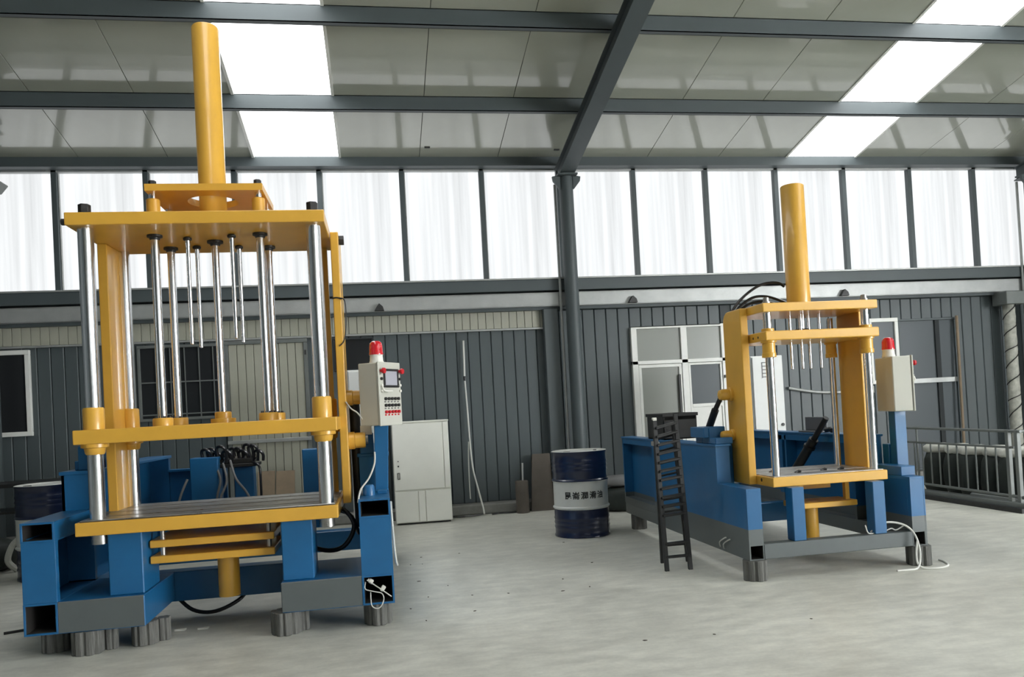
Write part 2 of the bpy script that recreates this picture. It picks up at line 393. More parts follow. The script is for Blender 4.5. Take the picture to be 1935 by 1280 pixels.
# ---- the unseen sides of the hall, with added fill-light windows
struct(bx(XA-0.1, XA, -D-0.1, D+0.1, 0, 6.8).build('wall_left', CLAD))
wg = struct(MB().box(XB, XB+0.1, -D-0.1, D+0.1, 0, 0.6).box(XB, XB+0.1, -D-0.1, D+0.1, 4.4, 6.8).box(XB, XB+0.1, -0.5, D+0.1, 0.6, 4.4).box(XB, XB+0.1, -D-0.1, -8.5, 0.6, 4.4).build('wall_right', CLAD))
w11 = struct(empty('window_11', (XB, 0, 0.6)))  # added glowing panes out of view, brighten the hall from the right
gp = bx(XB+0.04, XB+0.05, -8.46, -6.54, 0.6, 4.4).build('pane', GABFILL, w11); gm = bx(XB-0.02, XB+0.08, -6.54, -6.46, 0.6, 4.4).build('mullion', FRAME, w11)
copies(gp, [(0, 2.0*k, 0) for k in range(1, 4)]); copies(gm, [(0, 2.0*k, 0) for k in range(1, 3)])
wr = struct(MB().box(XA, XB, -D-0.14, -D-0.05, 0, 3.05).box(XA, 1.20, -D-0.14, -D-0.05, 3.05, 4.45).build('wall_front', CLAD))
bx(XA, XB, -D-0.14, -D-0.05, 4.45, 4.75).build('header', FRAME, wr)
wf = struct(empty('window_5', (0, -D, 3.05)))  # added glowing panes behind the camera, light the machine fronts
pn = ml = None
for k in range(5):
    x0 = 1.24 + 2.58*k
    if pn is None:
        pn = bx(x0+0.06, x0+2.52, -D-0.10, -D-0.09, 3.05, 4.45).build('pane', REARFILL, wf)
        ml = bx(x0-0.06, x0+0.06, -D-0.14, -D-0.02, 3.05, 4.45).build('mullion', FRAME, wf)
    else: copies(pn, [(2.58*k, 0, 0)]); copies(ml, [(2.58*k, 0, 0)])

# ---- windows and doors in the back wall
def frame_xz(m, x0, x1, z0, z1, w, y0, y1, mi=0):
    m.box(x0, x1, y0, y1, z1-w, z1, mi); m.box(x0, x1, y0, y1, z0, z0+w, mi); m.box(x0, x0+w, y0, y1, z0+w, z1-w, mi); m.box(x1-w, x1, y0, y1, z0+w, z1-w, mi); return m
def win(n, x0, x1, z0, z1, w, fm, gm, y=D):
    m = frame_xz(MB(), x0, x1, z0, z1, w, y-0.05, y+0.0); o = struct(m.build('window_%d' % n, fm, None, 0.004))
    bx(x0+w, x1-w, y-0.022, y-0.012, z0+w, z1-w).build('pane', gm, o); return o
w6 = win(6, -4.85, -4.15, 1.335, 2.375, 0.055, WHT, GLD)
w7 = win(7, -2.93, -1.90, 1.43, 2.37, 0.035, RAIL, GLD)
b0 = bx(-2.72, -2.708, D-0.045, D-0.03, 1.465, 2.335).build('grille_bar', RAIL, w7)
copies(b0, [(0.17*k, 0, 0) for k in range(1, 5)])
b1 = bx(-2.895, -1.935, D-0.048, D-0.034, 1.90, 1.916).build('grille_rail', RAIL, w7); copies(b1, [(0, 0, -0.40)])
win(8, -0.56, -0.05, 1.95, 2.37, 0.02, BACK, GLD)
# beige plank door
d1 = struct(frame_xz(MB(), -1.90, -0.88, 0.14, 2.39, 0.05, D-0.06, D+0.0).build('door_1', RAIL, None, 0.004))
pl = None
for k in range(9):
    x = -1.85+0.1022*k
    if pl is None: pl = bx(x+0.003, x+0.0995, D-0.04, D-0.015, 0.19, 2.34).build('door_plank', BEIGE, d1, 0.004)
    else: copies(pl, [(0.1022*k, 0, 0)])
bx(-1.90, -0.88, D-0.075, D-0.04, 1.09, 1.135).build('cross_rail', GALV, d1, 0.004)
bx(-0.915, -0.895, D-0.085, D-0.06, 2.18, 2.24).build('hinge', DS, d1)
# white glazed door with transom
d2 = empty('door_2', (4.1, D, 0)); struct(d2)
m = MB(); y0, y1 = D-0.06, D+0.01
for a in ((3.42, 3.50, 0, 2.36), (4.13, 4.22, 0, 2.36), (4.72, 4.79, 0, 2.38)): m.box(a[0], a[1], y0, y1, a[2], a[3])
m.box(3.42, 4.79, y0, y1, 1.855, 1.905); m.box(3.42, 4.79, y0-0.002, y1, 2.345, 2.37); m.build('frame', WHT, d2, 0.004)
lf = frame_xz(MB(), 3.505, 4.125, 0.05, 1.85, 0.042, D-0.05, D-0.005).build('door_leaf', WHT, d2, 0.004)
bx(3.547, 4.083, D-0.03, D-0.02, 0.09, 1.808).build('pane', GLG, lf)
bx(4.065, 4.10, D-0.065, D-0.05, 0.9, 1.7).build('pull_bar', BKM, lf, 0.004)
l2 = frame_xz(MB(), 4.225, 4.715, 0.05, 1.85, 0.03, D-0.05, D-0.005).build('door_leaf', WHT, d2, 0.004)
bx(4.255, 4.685, D-0.03, D-0.02, 1.28, 1.82).build('pane', GLB, l2)
bx(4.255, 4.685, D-0.035, D-0.015, 0.08, 1.24).build('infill_panel', WHT, l2, 0.003)
bx(4.25, 4.69, D-0.055, D-0.02, 1.235, 1.28).build('mid_rail', WHT, l2, 0.004)
frame_xz(MB(), 4.34, 4.60, 0.25, 0.98, 0.02, D-0.045, D-0.03).build('panel_moulding', WHT, l2)
bx(4.735, 4.765, D-0.085, D-0.06, 1.62, 1.66).build('door_latch', DS, d2)
for i, (xa, xb) in enumerate(((3.50, 4.13), (4.22, 4.72))): bx(xa, xb, D-0.03, D-0.02, 1.905, 2.345).build('transom_pane', GLG if i == 0 else GLG, d2)
# right-hand office window and glazed partition
w9 = win(9, 6.55, 7.46, 1.42, 2.37, 0.055, WHT, GLB)
bx(6.98, 7.04, D-0.05, D, 1.475, 2.315).build('mullion', WHT, w9, 0.003)
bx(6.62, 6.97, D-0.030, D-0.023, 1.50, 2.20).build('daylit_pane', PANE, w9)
bx(6.55, 7.0, D-0.075, D-0.05, 1.30, 1.40).build('sill', WHT, w9, 0.004)
w10 = struct(frame_xz(MB(), 7.46, 8.40, 0.14, 2.345, 0.03, D-0.05, D).build('window_10', FRAME, None, 0.004))
bx(8.05, 8.12, D-0.05, D, 0.17, 2.315).build('mullion', BACK, w10); bx(7.46, 8.36, D-0.065, D-0.03, 1.40, 1.47).build('cross_bar', GALV, w10, 0.004)
for a in ((7.49, 8.05), (8.12, 8.37)):
    bx(a[0], a[1], D-0.025, D-0.015, 1.47, 2.315).build('pane', GLB, w10); bx(a[0], a[1], D-0.025, D-0.015, 0.17, 1.40).build('lower_pane', GLB, w10)

# ================================================================== shared machine pieces
def nut(x, y, z, r=0.034, h=0.05, parent=None, name='nut'):
    m = MB().prism([(x+r*math.cos(math.pi/3*k+0.3), y+r*math.sin(math.pi/3*k+0.3)) for k in range(6)], 'z', z+0.010, z+h)
    m.cyl((x, y, z), (x, y, z+0.012), r*1.25, 18)
    return m.build(name, DS, parent, 0.003)
def side_bolt(x, y, z, sx, parent, r=0.022, h=0.04):
    m = MB().prism([(y+r*math.cos(math.pi/3*k), z+r*math.sin(math.pi/3*k)) for k in range(6)], 'x', min(x, x+sx*h), max(x, x+sx*h))
    return m.build('side_bolt', DS, parent, 0.002)
def column_pair(root, xs, ys, z0, z1, r):
    for x in xs:
        for y in ys: cy((x, y, z0), (x, y, z1), r, 32).build('guide_column', CH, root)
def bushing(root, x, y, z0, z1, r, lip=0.0):
    prof = [(r, z0), (r, z1-0.008), (r-0.006, z1)]
    return MB().lathe(prof, (x, y), 28).build('bushing', Y_, root)
def control_box(root, cx, cyy, z0, h, w, d, th):
    """box whose front looks along (sin th, -cos th)"""
    R = Matrix.Translation((cx, cyy, 0)) @ Matrix.Rotation(th, 4, 'Z')
    def B(m, name, mt, par, bev=0.0): return m.xf(R).build(name, mt, par, bev)
    body = B(MB().box(-w/2, w/2, -d/2+0.012, d/2, z0, z0+h), 'control_box', BOXP, root, 0.006)
    door = B(MB().box(-w/2-0.004, w/2+0.004, -d/2-0.006, -d/2+0.008, z0-0.004, z0+h+0.004), 'box_door', BOXP, body, 0.004)
    f = -d/2-0.006
    s = B(frame_xz(MB(), -0.085*w/0.28, 0.105*w/0.28, z0+h*0.60, z0+h*0.90, 0.016, f-0.010, f), 'screen_bezel', BKM, body, 0.002)
    B(MB().box(-0.07*w/0.28, 0.09*w/0.28, f-0.005, f, z0+h*0.635, z0+h*0.865), 'screen', SCRN, body)
    for r_ in range(3):
        for c_ in range(5):
            x = -0.075*w/0.28+0.042*w/0.28*c_; z = z0+h*(0.42-0.105*r_)
            B(MB().cyl((x, f-0.014, z), (x, f, z), 0.011, 12), 'push_button', RED if r_ == 2 else DS, body)
            B(MB().box(x-0.010, x+0.010, f-0.002, f, z-0.026, z-0.016), 'button_label', INKG if r_ < 2 else RED, body)
    for x in (-0.115*w/0.28, 0.125*w/0.28):
        z = z0+h*0.865
        B(MB().cyl((x, f-0.02, z), (x, f, z), 0.010, 12).cyl((x, f-0.034, z), (x, f-0.02, z), 0.019, 16, 0.021), 'stop_button', RED, body)
        for dz in (0.055, 0.10, 0.14):
            B(MB().cyl((x, f-0.012, z-dz), (x, f, z-dz), 0.010, 12), 'pilot_lamp', WPL if dz != 0.055 else DS, body)
    B(MB().path([(-0.12*w/0.28, f-0.012, z0+h*0.62), (-0.115*w/0.28, f-0.02, z0+h*0.56), (-0.08*w/0.28, f-0.02, z0+h*0.54), (0.0, f-0.016, z0+h*0.54)], 0.006), 'screen_cable', WPL, body)
    return body
def warning_light(root, x, y, z, r=0.048):
    b = MB().lathe([(r*1.02, 0), (r*1.02, 0.012), (r*0.93, 0.02), (r*0.90, 0.055), (r*0.98, 0.062)], (x, y), 24, z0=z).build('warning_light', WPL, root)
    MB().lathe([(r*1.0, 0.062), (r*1.02, 0.07), (r*0.97, 0.078), (r*0.93, 0.125), (r*0.84, 0.145), (r*0.55, 0.158), (r*0.1, 0.161)], (x, y), 24, z0=z).build('red_dome', DOME, b)
    return b

# ================================================================== LEFT PRESS
CXL, CYL = -1.065, 5.66
L = empty('hydraulic_press', (CXL, CYL, 0))
tag(L, 'larger yellow and blue hydraulic press standing on the left, tall cylinder and many chrome rods', 'press machine')
x0l, x1l, x0r, x1r, FY, STEP, BKY = -2.16, -1.97, -0.17, 0.03, 5.15, 5.80, 7.85
def side_frame_left(x0, x1, outer):
    m = MB()
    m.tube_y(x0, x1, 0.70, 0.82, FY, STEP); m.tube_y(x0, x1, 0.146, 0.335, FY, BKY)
    m.box(x0, x1, FY+0.004, FY+0.05, 0.335, 0.70)
    wx = (x0, x0+0.02) if outer < 0 else (x1-0.02, x1)
    m.box(wx[0], wx[1], FY+0.05, BKY, 0.335, 0.72); m.box(wx[0], wx[1], STEP, BKY, 0.72, 1.06)
    m.box(x0, x1, STEP, STEP+0.04, 0.335, 1.06); m.box(x0, x1, BKY-0.06, BKY, 0.335, 1.06); m.box(x0, x1, 6.85, 6.89, 0.335, 1.06)
    m.box(x0, x1, STEP, BKY, 0.335, 0.345)
    sf = m.build('side_frame', [B_, TUBE_SHADE], L, 0.004)
    bx(x0-0.012, x1+0.012, STEP-0.012, BKY+0.01, 1.06, 1.085).build('cap_plate', B_, sf, 0.004)
    a = (x1-0.10, x1-0.005) if outer < 0 else (x0+0.005, x0+0.10)
    MB().box(a[0], a[1], 5.86, 6.15, 1.085, 1.25).box(a[0]-0.03, a[1], 5.88, 6.12, 1.085, 1.15).build('bearing_block', B_, sf, 0.005)
    return sf
side_frame_left(x0l, x1l, -1); sfr = side_frame_left(x0r, x1r, 1)
for a in ((-1.972, -1.478), (-0.672, -0.168)):
    bm_ = bx(a[0], a[1], FY+0.002, 5.86, 0.145, 0.335, mi=0, front=1).build('front_beam', [B_, G_], L, 0.005)
bx(-1.62, -0.52, 5.86, 6.0, 0.13, 0.335).build('cross_beam', B_, L, 0.005)
bx(-1.97, -0.17, 7.3, 7.45, 0.155, 0.335).build('cross_beam', B_, L, 0.005)
bx(-1.97, -1.46, BKY-0.05, BKY, 0.335, 0.93).build('rear_plate', B_, L, 0.004)
bx(-1.97, -1.46, BKY-0.10, BKY, 0.93, 0.955).build('rear_flange', B_, L, 0.004)
bx(-1.69, -1.49, 5.20, 5.55, 0.335, 0.716).build('support_leg', B_, L, 0.006)
bx(-0.662, -0.468, 5.20, 5.52, 0.335, 0.716).build('support_leg', B_, L, 0.006)
bx(-1.70, -1.46, 7.42, 7.62, 0.335, 1.06).build('rear_post', B_, L, 0.006)
bx(-0.745, -0.575, 7.62, 7.80, 0.335, 1.075).build('rear_post', B_, L, 0.006)
bx(-1.36, -1.19, 7.62, 7.78, 0.335, 0.95).build('rear_post', B_, L, 0.006)
# table
TX0, TX1, TY0, TY1 = -1.855, -0.297, 5.15, 6.16
tb = bx(TX0, TX1, TY0, TY1, 0.716, 0.799).build('work_table', Y_, L, 0.006, 2)
yb = TY0+0.028
for wdt in (0.17, 0.03, 0.21, 0.03, 0.22, 0.03, 0.21):
    if wdt > 0.1: bx(TX0+0.02, TX1-0.02, yb, yb+wdt-0.006, 0.799, 0.808).build('table_strip', ST, tb, 0.002)
    yb += wdt
bx(TX0+0.02, TX1-0.02, TY0+0.02, TY1-0.01, 0.797, 0.8015).build('slot_bed', DS, tb)
for x in (-1.745, -0.375): cy((x, 5.245, 0.655), (x, 5.245, 0.716), 0.05, 18).build('column_foot', ST, tb)
column_pair(L, (-1.748, -0.372), (5.235,), 0.806, 2.61, 0.046)
column_pair(L, (-1.748, -0.372), (5.965,), 0.806, 2.61, 0.043)
# moving platen
mp_ = bx(-1.846, -0.278, 5.15, 6.05, 1.272, 1.360).build('moving_platen', Y_, L, 0.006, 2)
for x in (-1.748, -0.372):
    for y, r in ((5.235, 0.062), (5.965, 0.058)):
        MB().lathe([(r, 1.36), (r, 1.485), (r-0.006, 1.495)], (x, y), 28).build('bushing', Y_, mp_)
        MB().lathe([(r*1.28, 1.272), (r*1.28, 1.250), (r*1.0, 1.245), (r*0.92, 1.215), (r*0.80, 1.205)], (x, y), 28).build('bushing', Y_, mp_)
rods = ((-1.402, 5.46, 0.0275), (-1.398, 5.85, 0.0265), (-0.735, 5.45, 0.0275), (-0.737, 5.865, 0.0265), (-1.063, 5.66, 0.025))
for i, (x, y, r) in enumerate(rods):
    cy((x, y, 1.36), (x, y, 2.61), r, 24).build('lift_rod', CH, L)
    if i < 4:
        MB().lathe([(0.063, 1.36), (0.063, 1.405), (0.058, 1.412)], (x, y), 24).build('rod_seat', Y_, mp_)
        for g in (0.6, 2.2, 3.8, 5.2): cy((x+0.045*math.cos(g), y+0.045*math.sin(g), 1.41), (x+0.045*math.cos(g), y+0.045*math.sin(g), 1.424), 0.009, 8).build('seat_bolt', DS, mp_)
        MB().lathe([(0.048, 2.612), (0.048, 2.598), (0.034, 2.594), (0.030, 2.58)], (x, y), 24).build('rod_flange', DS, L)
    else:
        MB().lathe([(0.082, 1.36), (0.082, 1.39), (0.055, 1.392), (0.055, 1.43), (0.05, 1.436)], (x, y), 28).build('rod_seat', Y_, mp_)
        MB().lathe([(0.053, 2.612), (0.053, 2.598), (0.036, 2.594), (0.030, 2.578)], (x, y), 24).build('rod_flange', DS, L)
for (x, y, zb) in ((-1.213, 5.525, 1.896), (-1.213, 5.797, 1.896), (-0.920, 5.465, 1.918), (-0.932, 5.815, 1.923)):
    MB().lathe([(0.004, zb-0.006), (0.013, zb), (0.0135, 2.55), (0.017, 2.56), (0.017, 2.61)], (x, y), 16).build('ejector_pin', CH, L)
    MB().lathe([(0.017, 2.612), (0.028, 2.604), (0.028, 2.592), (0.016, 2.585)], (x, y), 16).build('pin_flange', DS, L)
# top platen
tp = bx(-1.838, -0.293, 5.145, 6.05, 2.612, 2.690).build('top_platen', Y_, L, 0.006, 2)
for x in (-1.748, -0.372):
    for y in (5.235, 5.965): nut(x, y, 2.690, 0.038, 0.068, tp)
side_bolt(-1.838, 5.23, 2.65, -1, tp, 0.022, 0.045); side_bolt(-1.838, 5.9, 2.65, -1, tp, 0.022, 0.045)
for (x, y, r) in rods[:4]:
    MB().lathe([(0.043, 2.69), (0.043, 2.842), (0.038, 2.848), (0.022, 2.848), (0.022, 2.886)], (x, y), 20, mi=lambda z: 0 if z < 2.8481 else 1).build('rod_sleeve', [Y_, CH], L)
    nut(x, y, 2.931, 0.026, 0.04, L, 'rod_nut')
# upper plate with a round opening
def plate_with_hole(x0, x1, y0, y1, z0, z1, c, r, n=40):
    m = MB(); out = []; inn = []
    for i in range(n):
        g = 2*math.pi*i/n + math.pi/4; dx, dy = math.cos(g), math.sin(g); ts = []
        if dx > 1e-6: ts.append((x1-c[0])/dx)
        if dx < -1e-6: ts.append((x0-c[0])/dx)
        if dy > 1e-6: ts.append((y1-c[1])/dy)
        if dy < -1e-6: ts.append((y0-c[1])/dy)
        t = min(ts); out.append((c[0]+dx*t, c[1]+dy*t)); inn.append((c[0]+dx*r, c[1]+dy*r))
    # snap nearest rim points to the four corners
    for q in ((x0, y0), (x1, y0), (x1, y1), (x0, y1)):
        k = min(range(n), key=lambda i: (out[i][0]-q[0])**2+(out[i][1]-q[1])**2); out[k] = q
    vs = [(p[0], p[1], z) for z in (z0, z1) for p in out] + [(p[0], p[1], z) for z in (z0, z1) for p in inn]
    fs = []
    for i in range(n):
        j = (i+1) % n
        fs += [(i, j, n+j, n+i), (2*n+j, 2*n+i, 3*n+i, 3*n+j), (n+i, n+j, 3*n+j, 3*n+i), (j, i, 2*n+i, 2*n+j)]
    return m._add(vs, fs)
plate_with_hole(-1.433, -0.697, 5.385, 5.945, 2.886, 2.931, (-1.065, 5.68), 0.165).build('upper_plate', Y_, L)
mc = MB().lathe([(0.094, 2.69), (0.094, 2.74), (0.090, 2.75), (0.090, 4.085), (0.084, 4.095), (0.03, 4.096)], (-1.063, 5.66), 40).build('main_cylinder', Y_, L)
# uprights of the tilting frame
bx(-1.83, -1.768, 5.68, 6.10, 0.80, 2.612).build('upright', Y_, L, 0.006, 2)
ur = bx(-0.288, -0.232, 5.62, 6.02, 0.755, 2.655).build('upright', Y_, L, 0.006, 2)
bx(-0.2322, -0.2312, 5.66, 5.675, 1.52, 2.3).build('slot', INK, ur)
side_bolt(-0.232, 5.70, 2.61, 1, ur, 0.035, 0.035)
for z, r in ((1.49, 0.050), (1.185, 0.055)):
    MB().cyl((-0.235, 5.72, z), (-0.19, 5.72, z), r*1.12, 28).cyl((-0.19, 5.72, z), (-0.115, 5.72, z), r, 28).build('pivot_boss', Y_, ur, 0.003)
    cy((-0.115, 5.72, z), (-0.098, 5.72, z), r*0.55, 12).build('pivot_pin', ST, ur)
cy((-0.185, 5.80, 1.45), (-0.185, 5.95, 0.55), 0.038, 20).build('tilt_cylinder', BKM, L)
MB().path([(-0.262, 5.615, 2.19), (-0.21, 5.61, 2.17), (-0.205, 5.62, 2.05), (-0.222, 5.62, 1.9), (-0.26, 5.615, 1.85)], 0.004).build('wire', BK, ur)
MB().path([(-0.292, 5.612, 2.185), (-0.26, 5.608, 2.19), (-0.228, 5.615, 2.18)], 0.005).build('wire', BK, ur)
# ejector plates and lower cylinder
for z in (0.592, 0.492): bx(-1.478, -0.718, 5.31, 5.9, z, z+0.046).build('ejector_plate', Y_, L, 0.004)
for x in (-1.415, -0.76):
    for y in (5.37, 5.84): cy((x, y, 0.535), (x, y, 0.716), 0.016, 12).build('spacer', ST, L)
MB().lathe([(0.069, 0.205), (0.069, 0.50)], (-1.055, 5.56), 28).build('lower_cylinder', Y_, L)
# manifold with hoses at the back
mf = bx(-1.62, -1.13, 7.50, 7.74, 0.955, 0.985).build('valve_manifold', BKM, L, 0.004)
bx(-1.56, -1.18, 7.54, 7.72, 0.985, 1.03).build('valve_body', BKM, mf, 0.006)
rnd = random.Random(3)
for k in range(11):
    x = -1.60+0.045*k; y = 7.52+0.09*rnd.random(); h = 1.07+0.07*rnd.random()
    MB().path([(x, y, 1.0), (x-0.015, y-0.02, h), (x+0.03, y-0.05, h+0.02), (x+0.065, y-0.03, h-0.02), (x+0.06, y, 1.0)], 0.014, 8).build('hose', BK, mf)
    if k % 2 == 0:
        MB().lathe([(0.018, 1.0), (0.018, 1.03), (0.022, 1.032), (0.022, 1.05)], (x, y), 10).build('hose_fitting', ST, mf)
for pts in (((-1.50, 7.46, 1.0), (-1.44, 7.40, 0.86), (-1.47, 7.38, 0.70), (-1.48, 7.36, 0.45)), ((-1.36, 7.46, 1.02), (-1.30, 7.36, 0.86), (-1.20, 7.32, 0.72), (-1.12, 7.30, 0.50)),
            ((-1.42, 7.44, 1.0), (-1.38, 7.36, 0.84), (-1.44, 7.32, 0.66), (-1.40, 7.30, 0.45)), ((-1.18, 7.52, 0.99), (-1.11, 7.46, 0.95), (-1.10, 7.44, 0.80), (-1.10, 7.42, 0.5)),
            ((-1.71, 7.36, 0.88), (-1.76, 7.32, 0.75), (-1.80, 7.30, 0.6))):
    MB().path(pts, 0.011, 8).build('hose', BK if pts[0][0] > -1.2 else INKG, mf)
MB().path([(-0.45, 5.75, 0.70), (-0.30, 5.62, 0.72), (-0.22, 5.6, 0.60), (-0.30, 5.60, 0.46), (-0.45, 5.66, 0.44), (-0.62, 5.75, 0.52)], 0.016, 10).build('hydraulic_hose', BK, L)
MB().path([(-0.62, 5.80, 0.62), (-0.42, 5.72, 0.70), (-0.26, 5.78, 0.66), (-0.20, 5.9, 0.5)], 0.014, 10).build('hydraulic_hose', BK, L)
MB().path([(-1.50, 5.95, 0.16), (-1.38, 5.92, 0.05), (-1.22, 5.90, 0.03), (-1.05, 5.95, 0.10), (-1.0, 6.1, 0.2)], 0.014, 10).build('hydraulic_hose', BK, L)
# control pedestal on the right frame
MB().prism([(-0.065, 0.82), (0.025, 0.82), (0.05, 1.30), (-0.05, 1.30)], 'y', 5.62, 5.74).build('control_pedestal', B_, L, 0.004)
bx(-0.158, -0.06, 5.765, 5.798, 1.085, 1.23).build('bearing_cover', B_, L, 0.003)
bx(-0.150, -0.068, 5.755, 5.766, 1.22, 1.285).build('name_plate', WPL, L)
MB().lathe([(0.042, 0.82), (0.040, 0.875), (0.030, 0.89)], (-0.105, 5.42), 20).build('limit_stop', B_, L)
bx(-0.05, 0.015, 5.45, 5.52, 0.82, 0.845).build('stop_plate', B_, L, 0.003)
cy((-0.16, 5.38, 0.85), (-0.145, 5.38, 0.85), 0.025, 14).build('knob', ST, L)
cbx = control_box(L, 0.003, 5.67, 1.283, 0.437, 0.285, 0.16, math.radians(58))
warning_light(cbx, -0.01, 5.655, 1.720, 0.05)
MB().path([(-0.235, 5.615, 1.46), (-0.20, 5.60, 1.41), (-0.16, 5.59, 1.38), (-0.125, 5.585, 1.33)], 0.005).build('signal_cable', WIRE, L)
MB().path([(-0.055, 5.60, 1.10), (-0.06, 5.58, 1.02), (-0.10, 5.5, 0.93), (-0.155, 5.3, 0.87), (-0.172, 5.2, 0.80)], 0.006).build('signal_cable', WIRE, L)
MB().path([(0.036, 5.3, 0.78), (0.04, 5.32, 0.6), (0.05, 5.35, 0.40), (0.06, 5.4, 0.34)], 0.008).build('signal_cable', WIRE, L)

# cable and socket left lying in the lower right tube of the left press
c = empty('loose_cable', (-0.07, 5.18, 0.167)); tag(c, 'grey cable with white plugs stuffed in the open tube end of the left press', 'cable')
MB().path([(-0.15, 5.17, 0.29), (-0.152, 5.15, 0.25), (-0.10, 5.13, 0.235), (-0.05, 5.12, 0.22), (-0.04, 5.11, 0.18), (-0.07, 5.10, 0.135), (-0.115, 5.11, 0.15), (-0.12, 5.14, 0.23)], 0.0035).build('cord', WIRE, c)
MB().path([(-0.14, 5.16, 0.305), (-0.06, 5.13, 0.25), (0.01, 5.12, 0.195)], 0.004).build('cord', WIRE, c)
for (x, z, g) in ((-0.115, 0.293, 0.6), (-0.04, 0.245, -0.9)):
    MB().box(-0.014, 0.014, -0.012, 0.012, -0.014, 0.014).cyl((-0.024, 0, 0), (-0.016, 0, 0), 0.012, 10).xf(Matrix.Translation((x, 5.17, z)) @ Matrix.Rotation(g, 4, 'Y')).build('plug', WPL, c, 0.004)

# ================================================================== RIGHT PRESS
CXR, CYR = 3.325, 5.85
R = empty('hydraulic_press', (CXR, CYR, 0))
tag(R, 'smaller yellow and blue hydraulic press standing on the right behind the black ladder', 'press machine')
FY2, ST2, BK2 = 5.40, 5.89, 8.34
def side_frame_right(x0, x1, outer):
    m = MB(); t = 0.012
    if outer < 0: wo, xi0, xi1 = (x0, x0+t), x0+t, x1
    else: wo, xi0, xi1 = (x1-t, x1), x0, x1-t
    yend = 7.38 if outer < 0 else BK2
    m.prism([(FY2, 0.15), (yend, 0.15), (yend, 0.962), (ST2, 0.962), (ST2, 0.672), (FY2, 0.672)], 'x', wo[0], wo[1])
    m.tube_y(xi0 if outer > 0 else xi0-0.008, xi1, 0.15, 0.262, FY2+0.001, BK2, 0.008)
    m.box(xi0, xi1, FY2+0.001, FY2+0.04, 0.262, 0.652); m.box(xi0, xi1, FY2+0.001, ST2, 0.652, 0.672)
    m.box(xi0, xi1, ST2+0.001, ST2+0.04, 0.262, 0.945); m.box(xi0, xi1, ST2+0.001, BK2, 0.945, 0.962); m.box(xi0, xi1, 7.30, 7.38, 0.262, 0.945)
    m.box(x0, x1, BK2-0.03, BK2, 0.262, 0.945)
    if outer < 0:
        m.box(x1-0.02, x1, ST2+0.04, BK2-0.03, 0.262, 0.945); m.box(x0, x1-0.02, 7.38, BK2-0.03, 0.262, 0.33); m.box(x0, x0+t, 7.38, BK2, 0.905, 0.962)
    else:
        m.box(x0, x0+0.02, FY2+0.04, ST2, 0.262, 0.652)
        for yy in (6.10, 7.22): m.box(x0, xi1, yy, yy+0.03, 0.262, 0.945)
        m.box(x0, x0+0.03, ST2+0.04, BK2-0.03, 0.90, 0.945)
    sf = m.build('side_frame', [B2, TUBE_SHADE], R, 0.004)
    bx(x0-0.010, x1+0.012, ST2-0.012, BK2+0.006, 0.962, 0.980).build('cap_plate', B_, sf, 0.004)
    return sf
sl_ = side_frame_right(2.59, 2.705, -1); sr_ = side_frame_right(3.91, 4.03, 1)
MB().box(2.60, 2.74, 6.02, 6.16, 0.98, 1.115).box(2.555, 2.60, 6.02, 6.30, 1.03, 1.115).box(2.60, 2.70, 6.16, 6.30, 0.98, 1.115).build('bearing_block', B_, sl_, 0.005)
MB().box(2.60, 2.745, 5.90, 6.02, 0.98, 1.03).build('bearing_foot', B_, sl_, 0.004)
MB().prism([(3.91, 0.98), (4.03, 0.98), (4.0, 1.10), (3.94, 1.10)], 'y', 5.95, 6.1).build('bearing_block', B_, sr_, 0.005)
MB().box(3.915, 4.035, 5.50, 5.86, 0.672, 0.745).build('bearing_foot', B_, sr_, 0.004)
for yy, zz in ((5.83, 0.23), (5.90, 0.235)):
    MB().path([(2.588, yy, zz-0.06), (2.575, yy-0.02, zz-0.02), (2.575, yy-0.10, zz+0.02), (2.588, yy-0.12, zz+0.03)], 0.005).build('tie_wire', WIRE, sl_)
bx(2.705, 3.91, 5.40, 5.50, 0.152, 0.262).build('front_beam', G_, R, 0.005)
bx(2.705, 3.91, 6.95, 7.05, 0.162, 0.335).build('cross_beam', B_, R, 0.005)
bx(2.705, 3.91, 8.24, 8.34, 0.15, 0.262).build('cross_beam', B_, R, 0.005)
lg = bx(2.955, 3.055, 5.415, 5.515, 0.262, 0.656).build('support_leg', B_, R, 0.005); copies(lg, [(0.655, 0, 0)])
# table
t2 = bx(2.858, 3.802, 5.50, 6.20, 0.656, 0.729).build('work_table', Y_, R, 0.006, 2)
yb = 5.525
for wdt in (0.20, 0.02, 0.21, 0.02, 0.20):
    if wdt > 0.1: bx(2.88, 3.785, yb, yb+wdt, 0.729, 0.735).build('table_strip', ST, t2, 0.002)
    yb += wdt
for x, y in ((3.02, 5.86), (3.15, 5.70), (3.38, 5.72), (3.52, 5.71)):
    MB().cyl((x, y, 0.735), (x+0.03, y+0.01, 0.745), 0.008, 8).cyl((x+0.03, y+0.01, 0.745), (x+0.05, y, 0.74), 0.011, 8).build('clamp_bolt', DS, t2)
cy((2.8578, 5.68, 0.70), (2.8572, 5.68, 0.70), 0.014, 12).build('lifting_hole', INK, t2)
CX2 = (2.925, 3.738)
column_pair(R, CX2, (5.572,), 0.733, 2.03, 0.030); column_pair(R, CX2, (6.06,), 0.733, 1.96, 0.026)
p1 = MB().prism([(2.858, 5.50), (3.804, 5.50), (3.804, 6.075), (2.858, 6.075)], 'z', 1.974, 2.040).build('top_platen', Y_, R, 0.006, 2)
for x in CX2: MB().lathe([(0.030, 2.04), (0.030, 2.058), (0.022, 2.06), (0.022, 2.085), (0.014, 2.09)], (x, 5.572), 20).build('column_end', ST, p1)
p2 = bx(2.868, 3.806, 5.50, 6.075, 1.757, 1.829).build('moving_platen', Y_, R, 0.008, 2)
